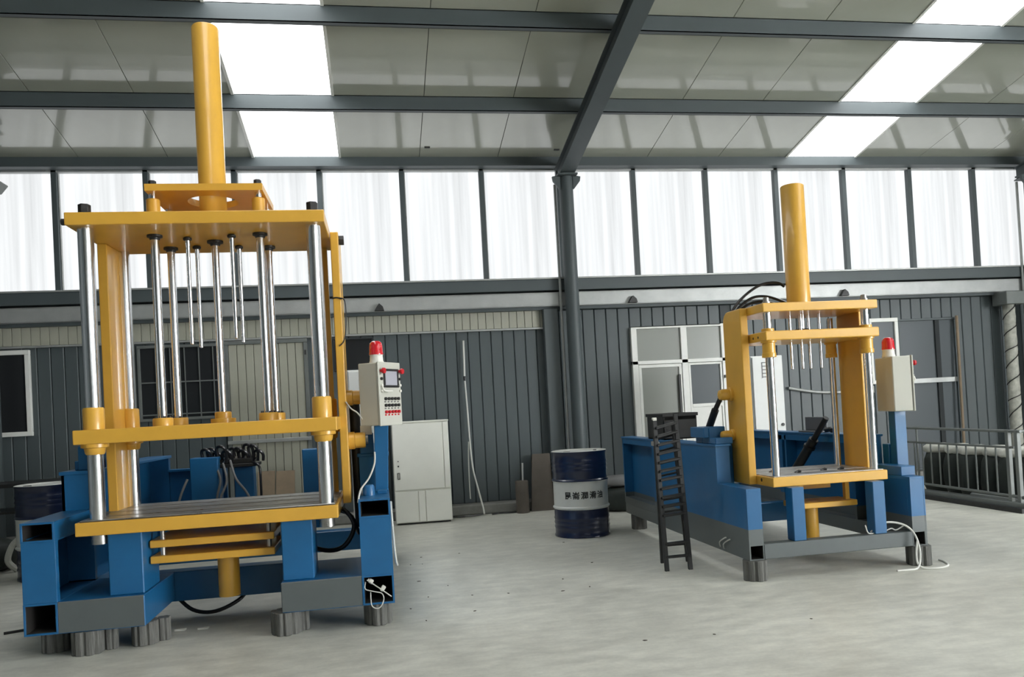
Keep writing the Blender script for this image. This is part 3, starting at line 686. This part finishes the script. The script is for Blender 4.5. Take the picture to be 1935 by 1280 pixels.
for x in CX2:
    for y, r in ((5.572, 0.047), (6.06, 0.042)):
        MB().lathe([(r, 1.829), (r, 1.848), (r*0.9, 1.852)], (x, y), 24).build('bushing', Y_, p2)
        MB().lathe([(r*1.25, 1.757), (r*1.25, 1.745), (r, 1.742), (r*1.02, 1.668), (r*1.12, 1.664), (r*1.12, 1.634), (r*0.7, 1.630)], (x, y), 24).build('bushing', Y_, p2)
for y in (5.62, 5.70): cy((2.8678, y, 1.79), (2.8672, y, 1.79), 0.010, 10).build('tapped_hole', INK, p2)
for (x, y) in ((3.235, 5.80), (3.315, 5.78), (3.395, 5.80), (3.470, 5.77)):
    MB().lathe([(0.003, 1.538), (0.010, 1.545), (0.010, 1.757)], (x, y), 14).build('ejector_pin', CH, R)
    cy((x, y, 1.829), (x, y, 1.974), 0.011, 14).build('guide_rod', CH, R)
cy((3.352, 5.83, 1.829), (3.352, 5.83, 1.974), 0.028, 20).build('piston_rod', CH, R)
MB().lathe([(0.065, 1.829), (0.065, 1.852), (0.05, 1.862)], (3.352, 5.83), 24).build('rod_flange', DS, p2)
MB().lathe([(0.098, 2.040), (0.098, 2.055), (0.091, 2.06), (0.091, 3.012), (0.085, 3.02), (0.03, 3.02)], (3.352, 5.85), 40).build('main_cylinder', Y_, R)
for g in (3.6, 4.4, 5.3, 5.9): cy((3.352+0.095*math.cos(g), 5.85+0.095*math.sin(g), 2.04), (3.352+0.095*math.cos(g), 5.85+0.095*math.sin(g), 2.068), 0.012, 8).build('cylinder_bolt', DS, R)
def upright2(x0, x1):
    ya, yb_, zt = 5.755, 6.07, 2.035
    poly = [(ya, 0.66), (yb_, 0.66), (yb_, zt-0.09)] + [(yb_-0.09+0.09*math.cos(g), zt-0.09+0.09*math.sin(g)) for g in (0.4, 0.8, 1.2)] + [(yb_-0.09, zt), (ya, zt)]
    return MB().prism(poly, 'x', x0, x1).build('upright', Y_, R, 0.006, 2)
ul = upright2(2.795, 2.857); ur2 = upright2(3.806, 3.868)
for z, r in ((1.37, 0.045), (1.045, 0.036)):
    MB().cyl((2.795, 5.99, z), (2.765, 5.99, z), r*1.25, 24).lathe([(0.001, 0)], (0, 0), 3).build('boss_flange', Y_, ul) if False else cy((2.796, 5.99, z), (2.77, 5.99, z), r*1.25, 24).build('boss_flange', Y_, ul, 0.003)
    MB().lathe([(r, 0), (r, 0.05), (r*0.85, 0.075), (r*0.4, 0.085)], (0, 0), 24).xf(Matrix.Translation((2.77, 5.99, z)) @ Matrix.Rotation(-math.pi/2, 4, 'Y')).build('pivot_boss', Y_, ul)
MB().lathe([(0.03, 0), (0.03, 0.05), (0.02, 0.07)], (0, 0), 20).xf(Matrix.Translation((3.868, 5.85, 1.10)) @ Matrix.Rotation(math.pi/2, 4, 'Y')).build('pivot_boss', Y_, ur2)
MB().cyl((2.69, 6.28, 1.04), (2.70, 6.10, 1.25), 0.030, 18).cyl((2.70, 6.10, 1.25), (2.715, 6.0, 1.36), 0.020, 14).build('tilt_cylinder', BKM, R)
MB().cyl((3.73, 6.85, 0.55), (3.82, 6.55, 0.93), 0.042, 20).cyl((3.80, 6.61, 0.85), (3.805, 6.598, 0.87), 0.052, 20).cyl((3.82, 6.55, 0.93), (3.86, 6.40, 1.12), 0.026, 18).build('tilt_cylinder', BKM, R)
# lower ejector frame and cylinder
ef = MB().box(3.13, 3.165, 5.62, 5.66, 0.49, 0.656).box(3.515, 3.55, 5.62, 5.66, 0.51, 0.656).box(3.165, 3.515, 5.82, 5.86, 0.585, 0.62).build('ejector_frame', Y_, R, 0.003)
bx(3.12, 3.60, 5.60, 5.86, 0.463, 0.505).build('ejector_plate', Y_, R, 0.004)
MB().lathe([(0.063, 0.165), (0.063, 0.465)], (3.285, 5.76), 28).build('lower_cylinder', Y_, R)
# hoses to the main cylinder
for pts in (((2.84, 6.05, 2.0), (2.93, 6.02, 2.13), (3.08, 5.98, 2.24), (3.22, 5.95, 2.26), (3.28, 5.93, 2.22)), ((2.86, 6.05, 2.0), (2.96, 6.04, 2.10), (3.06, 6.02, 2.155), (3.18, 6.0, 2.15), (3.30, 5.95, 2.09)), ((2.87, 6.06, 2.0), (3.0, 6.05, 2.09), (3.10, 6.03, 2.12), (3.20, 6.0, 2.10), (3.28, 5.96, 2.05))):
    MB().path(pts, 0.011, 8).build('hydraulic_hose', BK, R)
# control post
bx(4.045, 4.145, 5.72, 5.80, 0.672, 1.165).build('control_pedestal', B_, R, 0.004)
bx(4.03, 4.16, 5.80, 5.88, 0.262, 0.90).build('pedestal_back', B_, R, 0.004)
bx(4.03, 4.15, 5.70, 5.84, 0.60, 0.672).build('pedestal_bracket', B_, R, 0.004)
cb2 = control_box(R, 4.11, 5.79, 1.165, 0.437, 0.30, 0.16, math.radians(80))
warning_light(cb2, 4.075, 5.79, 1.602, 0.05)

# ================================================================== blocks under the machines
def fluted(x, y, r, h, n, rot):
    poly = []; m = n*4
    for i in range(m):
        g = 2*math.pi*i/m; k = (abs(math.cos(g))**3+abs(math.sin(g))**3)**(-1/3)
        rr = r*k*(1.0 if (i % 4) < 3 else 0.86); poly.append((rr*math.cos(g+rot), rr*math.sin(g+rot)))
    return MB().prism([(x+a, y+b) for a, b in poly], 'z', 0, h)
blocks = [(-1.83, 5.225, 0.088, 0.143, 'fluted grey block pair under the front left corner of the left press'),
          (-2.06, 5.36, 0.082, 0.143, 'dark fluted block under the open tube at the far left of the left press'),
          (-1.53, 5.32, 0.078, 0.143, 'fluted grey block below the inner end of the left grey beam of the left press'),
          (-0.66, 5.24, 0.088, 0.143, 'fluted grey block below the inner end of the right grey beam of the left press'),
          (-0.08, 5.27, 0.083, 0.143, 'fluted block under the tube holding the loose cable, front right of the left press'),
          (2.655, 5.46, 0.085, 0.148, 'fluted grey block under the front left corner of the right press'),
          (3.99, 5.46, 0.085, 0.148, 'fluted dark block beside the white cable, front right of the right press'),
          (2.66, 8.12, 0.08, 0.148, 'dark block under the rear left corner of the right press')]
for i, (x, y, r, h, lab) in enumerate(blocks):
    e = empty('support_block', (x, y, 0)); tag(e, lab, 'block', 'fluted blocks under the presses')
    fluted(x, y, r, h, 9, 0.2*i).build('block_bundle', BLOCK, e, 0.003)
    if i in (0, 2, 3): fluted(x+(0.10 if i else 0.115), y+0.05, 0.04, h, 6, 0.1).build('block_slat', BLOCK, e, 0.003)

# ================================================================== drums
def drum(x, y, label, rot, text):
    e = empty('oil_drum', (x, y, 0)); tag(e, label, 'drum', 'navy and white oil drums')
    r = 0.283
    prof = [(r-0.01, 0.0), (r+0.006, 0.004), (r+0.006, 0.02), (r, 0.028)]
    for z in (0.10, 0.145, 0.19): prof += [(r, z-0.018), (r+0.006, z), (r, z+0.018)]
    prof += [(r, 0.285), (r+0.012, 0.297), (r+0.012, 0.307), (r, 0.319), (r, 0.561), (r+0.012, 0.573), (r+0.012, 0.583), (r, 0.595)]
    for z in (0.68, 0.725, 0.77): prof += [(r, z-0.018), (r+0.006, z), (r, z+0.018)]
    prof += [(r, 0.852), (r+0.006, 0.86), (r+0.006, 0.876), (r-0.006, 0.880), (r-0.010, 0.865)]
    MB().lathe(prof, (x, y), 48, mi=lambda z: 1 if 0.29 < z < 0.575 else (2 if z > 0.868 else 0)).build('drum_body', [NAVY, DRW, DRW], e)
    lid = MB().lathe([(r-0.008, 0.860), (r-0.008, 0.866), (0.0, 0.867)], (x, y), 40).build('drum_lid', DRW, e)
    cy((x-0.15, y-0.10, 0.866), (x-0.15, y-0.10, 0.876), 0.035, 16).build('bung', DS, lid); cy((x+0.19, y+0.05, 0.866), (x+0.19, y+0.05, 0.873), 0.018, 12).build('bung', DS, lid)
    if text:
        cu = bpy.data.curves.new('drum_text', 'FONT'); cu.body = text; cu.size = 0.078; cu.space_character = 1.26; cu.resolution_u = 3; cu.offset = 0.002
        to = bpy.data.objects.new('drum_text', cu); COL.objects.link(to); bpy.context.view_layer.update()
        me = bpy.data.meshes.new_from_object(to.evaluated_get(bpy.context.evaluated_depsgraph_get()))
        bpy.data.objects.remove(to)
        th0 = math.atan2(-y, -x)
        for v in me.vertices:
            a = th0 + rot + v.co.x/r; rr = r+0.0012
            v.co = (rr*math.cos(a), rr*math.sin(a), 0.405+v.co.y)
        me.materials.clear(); me.materials.append(INK); me.name = 'lettering'
        lo = bpy.data.objects.new('lettering', me); COL.objects.link(lo); lo.parent = e
    return e
drum(2.02, 8.05, 'navy and white oil drum standing alone between the two presses', -0.62, '\u6606\u5d19\u6f64\u6ed1\u6cb9')
drum(-3.13, 8.12, 'navy and white oil drum half hidden behind the left press', -0.4, None)

# ================================================================== ladder
ld = empty('step_ladder', (2.27, 6.1, 0)); tag(ld, 'narrow black folding step ladder standing beside the right press', 'ladder')
def rail(a, b, w, name):
    a = Vector(a); b = Vector(b); m = MB(); p = []
    for q in (a, b):
        for dx, dy in ((-w, -w*0.6), (w, -w*0.6), (w, w*0.6), (-w, w*0.6)): p.append((q.x+dx, q.y+dy, q.z))
    return m.hexa(p).build(name, BKM, ld, 0.003)
fa, fb = (2.168, 5.985, 0), (2.36, 5.975, 0); ta, tb_ = (2.185, 6.13, 1.20), (2.365, 6.13, 1.24)
rail(fa, ta, 0.018, 'front_rail'); rail(fb, tb_, 0.018, 'front_rail')
rail((2.245, 6.30, 0), (2.195, 6.17, 1.12), 0.015, 'rear_rail'); rail((2.455, 6.27, 0), (2.355, 6.17, 1.16), 0.015, 'rear_rail')
for k in range(13):
    t = (0.09, 0.175)[k] if k < 2 else 0.36+0.058*(k-2)
    A = Vector(fa).lerp(Vector(ta), t); B = Vector(fb).lerp(Vector(tb_), t); wd = 0.030 if k > 1 else 0.014
    MB().hexa([(A.x, A.y-wd, A.z-0.010), (B.x, B.y-wd, B.z-0.010), (B.x, B.y+wd, B.z-0.010), (A.x, A.y+wd, A.z-0.010), (A.x, A.y-wd, A.z+0.010), (B.x, B.y-wd, B.z+0.010), (B.x, B.y+wd, B.z+0.010), (A.x, A.y+wd, A.z+0.010)]).build('step', BKM, ld, 0.003)
for t in (0.13, 0.38, 0.47, 0.56, 0.65, 0.74, 0.83, 0.92):
    A = Vector((2.245, 6.30, 0)).lerp(Vector((2.195, 6.17, 1.12)), t); B = Vector((2.455, 6.27, 0)).lerp(Vector((2.355, 6.17, 1.16)), t)
    cy(A, B, 0.009, 8).build('rear_stretcher', BKM, ld)
bx(2.17, 2.21, 6.105, 6.20, 0.985, 1.02).build('hinge', ST, ld, 0.003); bx(2.345, 2.385, 6.105, 6.20, 0.985, 1.02).build('hinge', BKM, ld, 0.003)
bx(2.168, 2.20, 6.112, 6.145, 1.19, 1.215).build('rail_cap', WPL, ld, 0.003)

# black crate on the right press frame
cr = empty('plastic_crate', (2.76, 7.25, 0.98)); tag(cr, 'black open-fronted plastic crate resting on the blue frame behind the ladder', 'crate')
m = MB(); X0, X1, Y0, Y1, Z0, Z1 = 2.60, 2.93, 7.05, 7.50, 0.981, 1.225
m.box(X0, X1, Y0, Y1, Z0, Z0+0.015).box(X0, X0+0.012, Y0, Y1, Z0, Z1).box(X1-0.012, X1, Y0, Y1, Z0, Z1).box(X0, X1, Y1-0.012, Y1, Z0, Z1).box(X0, X1, Y0, Y0+0.012, Z0, Z1-0.06).build('crate_shell', BKM, cr, 0.003)
frame_ = MB().box(X0-0.012, X1+0.012, Y0-0.012, Y0+0.01, Z1-0.03, Z1).box(X0-0.012, X1+0.012, Y1-0.01, Y1+0.012, Z1-0.03, Z1).box(X0-0.012, X0+0.01, Y0, Y1, Z1-0.03, Z1).box(X1-0.01, X1+0.012, Y0, Y1, Z1-0.03, Z1).build('crate_rim', BKM, cr, 0.003)
bx(X0+0.03, X1-0.03, Y0-0.008, Y0, Z0+0.09, Z0+0.10).build('crate_rib', BKM, cr)

# small things on the right frame of the right press
m = MB().hexa([(3.925, 6.88, 0.981), (4.02, 6.88, 0.981), (4.02, 6.90, 0.981), (3.925, 6.90, 0.981), (3.915, 6.95, 1.12), (4.17, 6.95, 1.12), (4.17, 6.97, 1.12), (3.915, 6.97, 1.12)])
m = MB().box(3.915, 4.025, 6.62, 6.98, 0.981, 0.995).box(3.99, 4.005, 6.62, 6.98, 0.995, 1.12)
solo(m, 'instrument_case', LAP, 'small grey case standing open on the right frame of the right press', 'case', (3.97, 6.8, 0.981), 0.004)
solo(MB().path([(3.94, 6.45, 1.004), (3.97, 6.5, 1.014), (3.96, 6.58, 1.004)], 0.022, 10), 'rubber_grip', BK, 'black rubber grip lying on the right frame of the right press', 'grip', (3.95, 6.5, 0.98))

# ================================================================== cabinets
def electrical_cabinet(x0, x1, y0, y1, h, label):
    e = empty('electrical_cabinet', ((x0+x1)/2, (y0+y1)/2, 0)); tag(e, label, 'cabinet', 'pale electrical cabinets behind the presses')
    bx(x0, x1, y0+0.02, y1, 0.08, h).build('cabinet_body', CABW, e, 0.006); bx(x0+0.01, x1-0.01, y0+0.03, y1-0.01, 0, 0.08).build('plinth', DS, e)
    d = bx(x0+0.012, x1-0.012, y0, y0+0.02, 0.10, h-0.015).build('cabinet_door', CABW, e, 0.005)
    lx = x0+0.12; lb = bx(lx, lx+0.11, y0-0.002, y0, h-0.27, h-0.07).build('data_plate', CABW, d)
    for k in range(5): bx(lx+0.004, lx+0.106, y0-0.003, y0-0.002, h-0.085-0.042*k, h-0.075-0.042*k).build('print_line', INKG, lb)
    bx(lx+0.004, lx+0.014, y0-0.003, y0-0.002, h-0.26, h-0.075).build('print_line', INKG, lb)
    cy((x1-0.05, y0-0.012, h*0.55), (x1-0.05, y0, h*0.55), 0.018, 14).build('lock', DS, d)
    return e
electrical_cabinet(-0.335, -0.07, 8.60, 8.95, 1.855, 'tall pale electrical cabinet behind the control box of the left press')
electrical_cabinet(4.285, 4.685, 8.60, 8.95, 1.81, 'tall pale electrical cabinet seen through the columns of the right press')
e = empty('metal_cupboard', (0.465, 9.95, 0)); tag(e, 'cream two-part metal cupboard standing by the dark wall right of the left press', 'cabinet')
bx(0.12, 0.812, 9.76, 10.16, 0.02, 1.245).build('cupboard_body', CREAM, e, 0.005); bx(0.14, 0.79, 9.79, 10.15, 0, 0.02).build('plinth', DS, e)
du = bx(0.125, 0.735, 9.74, 9.76, 0.425, 1.235).build('upper_door', CREAM, e, 0.004); bx(0.742, 0.807, 9.742, 9.76, 0.425, 1.235).build('side_strip', CREAM, e, 0.003)
for a in ((0.125, 0.40), (0.408, 0.488), (0.496, 0.807)): bx(a[0], a[1], 9.742, 9.76, 0.03, 0.405).build('lower_panel', CREAM, e, 0.003)
bx(0.115, 0.817, 9.735, 10.165, 1.245, 1.262).build('cupboard_top', CREAM, e, 0.003)
frame_xz(MB(), 0.165, 0.195, 0.56, 0.64, 0.006, 9.728, 9.74).build('handle', DS, du); cy((0.18, 9.73, 0.72), (0.18, 9.74, 0.72), 0.010, 10).build('lock', DS, du); cy((0.18, 9.73, 0.78), (0.18, 9.74, 0.78), 0.007, 10).build('lock', DS, du)

# ================================================================== things along the back wall
hc = empty('hanging_hose', (1.15, 10.3, 0)); tag(hc, 'thin pale hose hanging down the dark wall beside the cream cupboard', 'hose')
MB().path([(1.12, 10.33, 2.28), (1.115, 10.33, 1.95), (1.11, 10.33, 1.80)], 0.013, 8).build('hose_length', WIRE, hc)
MB().path([(1.112, 10.325, 1.76), (1.125, 10.32, 1.35), (1.135, 10.31, 0.95), (1.15, 10.26, 0.60), (1.20, 10.2, 0.32), (1.24, 10.12, 0.10), (1.245, 10.08, 0.02)], 0.011, 8).build('hose_length', WIRE, hc)
MB().path([(1.12, 10.33, 0.95), (1.105, 10.32, 0.70), (1.10, 10.31, 0.40), (1.10, 10.29, 0.20)], 0.008, 8).build('hose_length', WIRE, hc)
cy((1.112, 10.33, 1.75), (1.111, 10.33, 1.81), 0.017, 10).build('hose_joint', BK, hc)
MB().path([(1.24, 10.09, 0.02), (1.15, 10.05, 0.015), (0.95, 10.0, 0.015), (0.84, 10.05, 0.015)], 0.009, 8).build('hose_length', BK, hc)
o = solo(MB().path([(1.35, 10.08, 0.01), (1.45, 10.12, 0.012), (1.6, 10.1, 0.012), (1.72, 10.11, 0.012)], 0.010, 8), 'floor_cable', BK, 'short black cable lying on the floor along the wall base', 'cable', (1.5, 10.1, 0))
def lean(x0, x1, z1, yb_, yt, label, name, mt, z0=0.0, cut=0):
    m = MB().hexa([(x0, yb_-0.02, z0), (x1, yb_-0.02, z0), (x1, yb_, z0), (x0, yb_, z0), (x0+cut, yt-0.02, z1), (x1, yt-0.02, z1), (x1, yt, z1), (x0+cut, yt, z1)])
    return solo(m, name, mt, label, 'board', ((x0+x1)/2, yb_, z0), 0.003)
lean(1.87, 2.18, 0.735, 10.13, 10.27, 'dark brown board leaning on the wall left of the drum', 'leaning_board', DBOARD, 0.0, 0.07)
lean(2.19, 2.22, 0.60, 10.10, 10.20, 'thin dark plank leaning beside the dark brown board', 'leaning_plank', DBOARD)
lean(-1.545, -1.34, 0.735, 10.05, 10.27, 'narrow brown board leaning on the beige door behind the left press', 'leaning_board', BOARD, 0.0, 0)
lean(-1.335, -1.10, 0.725, 10.03, 10.27, 'crumpled brown board right of the narrow one behind the left press', 'leaning_board', BOARD, 0.0, 0.01)
e = empty('paint_can', (1.75, 10.07, 0)); tag(e, 'dark can with a pale stick in it near the drum by the wall', 'can')
MB().lathe([(0.085, 0), (0.085, 0.40), (0.078, 0.415), (0.0, 0.416)], (1.75, 10.07), 24).build('can_body', DBOARD, e); cy((1.765, 10.07, 0.41), (1.772, 10.07, 0.64), 0.013, 10).build('stick', GALV, e)
m = MB(); pts = []
def lump(x, y, z, sx, sy, sz, name, mt, label, cat, group=None, seed=1, parent=None):
    rr = random.Random(seed); m = MB(); n, k = 18, 9; vs = []; ph = [rr.random()*6 for _ in range(6)]
    for j in range(k+1):
        t = math.pi*j/k; 
        for i in range(n):
            g = 2*math.pi*i/n; w = 1+0.06*math.sin(3*g+ph[0]+2*t)+0.05*math.sin(5*g+ph[1]-3*t)
            s_ = math.sin(t)**0.55; c_ = math.copysign(abs(math.cos(t))**0.7, math.cos(t))
            vs.append((x+sx*s_*w*math.cos(g), y+sy*s_*w*math.sin(g), z+sz-sz*c_))
    fs = [(j*n+i, j*n+(i+1) % n, (j+1)*n+(i+1) % n, (j+1)*n+i) for j in range(k) for i in range(n)]
    m._add(vs, fs, True)
    if parent: return m.build(name, mt, parent)
    return solo(m, name, mt, label, cat, (x, y, z), 0, group)
lump(2.95, 9.6, 0.0, 0.30, 0.22, 0.15, 'black_sack', SACKB, 'black rolled sack on the floor between the drum and the right press', 'sack', seed=4)
lump(2.92, 9.62, 0.302, 0.26, 0.16, 0.07, 'grey_sack', INKG, 'grey folded sack lying on the black rolled sack', 'sack', seed=6)
# curved pipe on the wall
solo(MB().path([(5.70, 10.36, 1.43), (5.95, 10.34, 1.38), (6.2, 10.34, 1.345), (6.55, 10.34, 1.33)], 0.022, 10), 'wall_pipe', GALV, 'thin grey pipe sagging along the dark wall behind the right press', 'pipe', (6.1, 10.35, 1.33))
# wrapped pipe with a cap block at the right
e = empty('wrapped_pipe', (9.20, 10.2, 0)); tag(e, 'pale wrapped pillar pipe with a square cap block at the far right wall', 'pipe')
prof = []; rr = random.Random(9)
for k in range(46): prof.append((0.076+0.006*rr.random(), 0.0+2.48*k/45))
mm = MB().lathe(prof, (0, 0), 20); mm.xf(Matrix(((1, 0, 0.035, 9.14), (0, 1, 0.2, 10.18), (0, 0, 1, 0), (0, 0, 0, 1))) if False else Matrix.Translation((9.17, 10.20, 0))); mm.build('pipe_shaft', PLAST, e)
for k in range(9):
    z = 0.35+0.24*k; MB().path([(9.17+0.085*math.cos(g), 10.2+0.085*math.sin(g), z+(0.035+0.02*(k % 3))*(g-2.6)) for g in (2.6, 3.4, 4.2, 5.0, 5.8, 6.6)], 0.007, 6).build('binding', BKM, e)
bx(9.02, 9.36, 10.06, 10.34, 2.48, 2.67).build('cap_block', RAIL, e, 0.008)
solo(cy((8.33, 10.25, 0.0), (8.375, 10.29, 2.36), 0.02, 12), 'wooden_pole', BOARD, 'pale wooden pole leaning at the edge of the dark glazed partition', 'pole', (8.34, 10.25, 0))

# ================================================================== railing and sacks at the right
e = empty('steel_railing', (6.47, 8.1, 0)); tag(e, 'grey steel railing section with thin balusters standing at the right edge', 'railing')
FX = 6.47
def bar(a, b, r, name, mt=RAIL): return cy(a, b, r, 12).build(name, mt, e)
bar((FX, 9.0, 0.845), (FX, 7.15, 0.835), 0.016, 'top_rail'); bar((FX, 9.0, 0.67), (FX, 7.25, 0.665), 0.013, 'mid_rail'); bar((FX, 9.0, 0.17), (FX, 7.2, 0.155), 0.016, 'low_rail')
bx(FX-0.05, FX+0.05, 7.1, 9.0, 0.02, 0.10).build('base_beam', RAIL, e, 0.006); bx(FX-0.09, FX-0.05, 7.1, 9.0, 0.0, 0.05).build('base_lip', DS, e, 0.004)
for y in (7.32, 7.20): bx(FX-0.022, FX+0.022, y-0.022, y+0.022, 0.0, 0.85).build('post', RAIL, e, 0.003)
bx(FX-0.02, FX+0.02, 8.96, 9.0, 0.0, 0.85).build('post', RAIL, e, 0.003)
bb = cy((FX, 7.50, 0.16), (FX, 7.50, 0.668), 0.009, 8).build('baluster', RAIL, e); copies(bb, [(0, 0.145*k, 0) for k in range(1, 11)])
bar((FX, 8.75, 0.845), (FX, 8.75, 0.17), 0.012, 'brace')
bar((FX, 7.17, 0.835), (FX+0.9, 7.10, 0.84), 0.016, 'return_rail'); bar((FX, 7.17, 0.15), (FX+0.9, 7.10, 0.15), 0.016, 'return_rail')
for k in range(6):
    y = 8.98-0.305*k; x = 6.92+0.05*(k % 2)
    s = empty('packed_sack', (x, y, 0)); tag(s, ['white-topped dark sack standing farthest back behind the railing', 'white-topped dark sack second from the back behind the railing', 'white-topped dark sack third from the back behind the railing', 'white-topped dark sack third from the right post behind the railing', 'white-topped dark sack second from the right post behind the railing', 'white-topped dark sack nearest the right post behind the railing'][k], 'sack', 'dark sacks behind the railing')
    lump(x, y, 0.0, 0.20, 0.135, 0.275, 'sack_body', SACKB, '', '', seed=20+k, parent=s)
    lump(x, y, 0.50, 0.17, 0.125, 0.065, 'sack_top', SACKW, '', '', seed=40+k, parent=s)
for k, (x, z) in enumerate(((6.60, 0.03), (6.655, 0.03), (6.628, 0.078))):
    solo(cy((x, 7.25, z), (x+0.02, 8.1, z), 0.027, 14), 'steel_tube', RAIL, ('grey steel tube lying on the floor nearest the railing', 'grey steel tube lying on the floor nearest the sacks', 'grey steel tube on top of two tubes behind the railing')[k], 'tube', (x, 7.7, 0), 0, 'steel tubes behind the railing')

# ================================================================== white cable on the floor at the right press
e = empty('white_cable', (3.9, 5.3, 0)); tag(e, 'white cable draped over the grey beam and curling on the floor by the right press', 'cable')
MB().path([(3.60, 5.46, 0.272), (3.70, 5.43, 0.34), (3.82, 5.40, 0.325), (3.885, 5.37, 0.27), (3.91, 5.345, 0.18), (3.90, 5.32, 0.08), (3.85, 5.29, 0.012), (3.76, 5.28, 0.008), (3.68, 5.285, 0.008)], 0.0075, 8, 8).build('cable_run', WIRE, e)
MB().path([(3.905, 5.35, 0.20), (3.88, 5.335, 0.11), (3.87, 5.31, 0.04), (3.90, 5.28, 0.010), (4.0, 5.25, 0.008), (4.11, 5.30, 0.008), (4.18, 5.42, 0.008), (4.19, 5.5, 0.008)], 0.0075, 8, 8).build('cable_run', WIRE, e)
MB().path([(3.52, 5.40, 0.34), (3.53, 5.39, 0.29), (3.58, 5.43, 0.268), (3.70, 5.45, 0.27), (3.78, 5.47, 0.285), (3.82, 5.47, 0.27), (3.89, 5.47, 0.30)], 0.005, 6).build('cable_run', WIRE, e)
solo(MB().path([(-2.6, 5.9, 0.008), (-2.4, 6.0, 0.008), (-2.3, 6.15, 0.008), (-2.22, 6.3, 0.008)], 0.010, 8), 'floor_hose', BK, 'black hose lying on the floor left of the left press', 'hose', (-2.4, 6.0, 0))

# ================================================================== clutter at the far left
e = empty('workbench', (-4.0, 9.4, 0)); tag(e, 'dark cluttered steel workbench at the far left behind the drum', 'table')
bx(-4.5, -3.35, 9.1, 9.7, 0.80, 0.84).build('bench_top', BKM, e, 0.004); bx(-4.5, -3.35, 9.15, 9.65, 0.52, 0.545).build('bench_shelf', BKM, e)
for x in (-4.45, -3.45):
    for y in (9.15, 9.62): bx(x, x+0.06, y, y+0.05, 0, 0.80).build('leg', BKM, e)
solo(bx(-4.42, -4.22, 9.15, 9.4, 0.841, 0.95), 'cardboard_box', SACKW, 'small pale box standing on the dark workbench at the far left', 'box', (-4.32, 9.27, 0.84), 0.006)
solo(MB().path([(-3.62, 8.55, 0.02), (-3.68, 8.5, 0.12), (-3.64, 8.5, 0.26), (-3.58, 8.52, 0.33)], 0.03, 8), 'plastic_scrap', SACKW, 'pale bent plastic scrap standing on the floor left of the left press', 'scrap', (-3.64, 8.5, 0))
lump(-3.95, 8.7, 0.0, 0.28, 0.3, 0.16, 'dark_sack', SACKB, 'dark sack slumped on the floor under the workbench front', 'sack', seed=77)
# floodlight and torn sheet at the upper left
e = empty('floodlight', (-4.05, 9.5, 4.1)); tag(e, 'grey floodlight hanging at the top left corner before the window', 'lamp')
MB().hexa([(-4.30, 9.30, 4.10), (-4.02, 9.30, 4.02), (-4.02, 9.5, 4.02), (-4.30, 9.5, 4.10), (-4.30, 9.30, 4.20), (-3.94, 9.30, 4.12), (-3.94, 9.5, 4.12), (-4.30, 9.5, 4.20)]).build('lamp_housing', RAIL, e, 0.01)
MB().path([(-4.3, 9.4, 4.2), (-4.10, 9.42, 4.24), (-4.02, 9.45, 4.35), (-4.08, 9.45, 4.52)], 0.012, 8).build('lamp_cable', BK, e)
bx(-4.16, -4.06, 9.36, 9.44, 4.12, 4.76).build('hanger', RAIL, e, 0.003)

# ================================================================== last small details
bx(2.706, 2.794, 6.02, 6.10, 0.27, 1.02).build('trunnion_plate', B_, R, 0.004)
rc = random.Random(12); m = MB()
for k in range(26):
    x = 0.1+3.4*rc.random(); y = 4.2+3.6*rc.random(); w = 0.006+0.010*rc.random(); g = rc.random()*3
    if 2.4 < x and y > 5.2: continue
    c_, s_ = math.cos(g)*w, math.sin(g)*w
    m.hexa([(x-c_, y-s_, 0.0), (x+s_*0.5, y-c_*0.5, 0.0), (x+c_, y+s_, 0.0), (x-s_*0.5, y+c_*0.5, 0.0), (x-c_, y-s_, 0.004), (x+s_*0.5, y-c_*0.5, 0.004), (x+c_, y+s_, 0.004), (x-s_*0.5, y+c_*0.5, 0.004)])
o = m.build('floor_chips', DBOARD); o['label'] = 'tiny dark chips scattered over the concrete floor'; o['category'] = 'debris'; o['kind'] = 'stuff'
for x, y, lab in ((-1.38, 5.56, 'pale paper scrap on the floor under the left press, left of the two'), (-1.23, 5.54, 'pale paper scrap on the floor under the left press, right of the two')):
    mm = MB().hexa([(x-0.035, y-0.012, 0), (x+0.03, y-0.016, 0), (x+0.035, y+0.014, 0), (x-0.03, y+0.016, 0), (x-0.035, y-0.012, 0.012), (x+0.03, y-0.016, 0.003), (x+0.035, y+0.014, 0.010), (x-0.03, y+0.016, 0.003)])
    solo(mm, 'paper_scrap', SACKW, lab, 'scrap', (x, y, 0), 0, 'paper scraps under the left press')
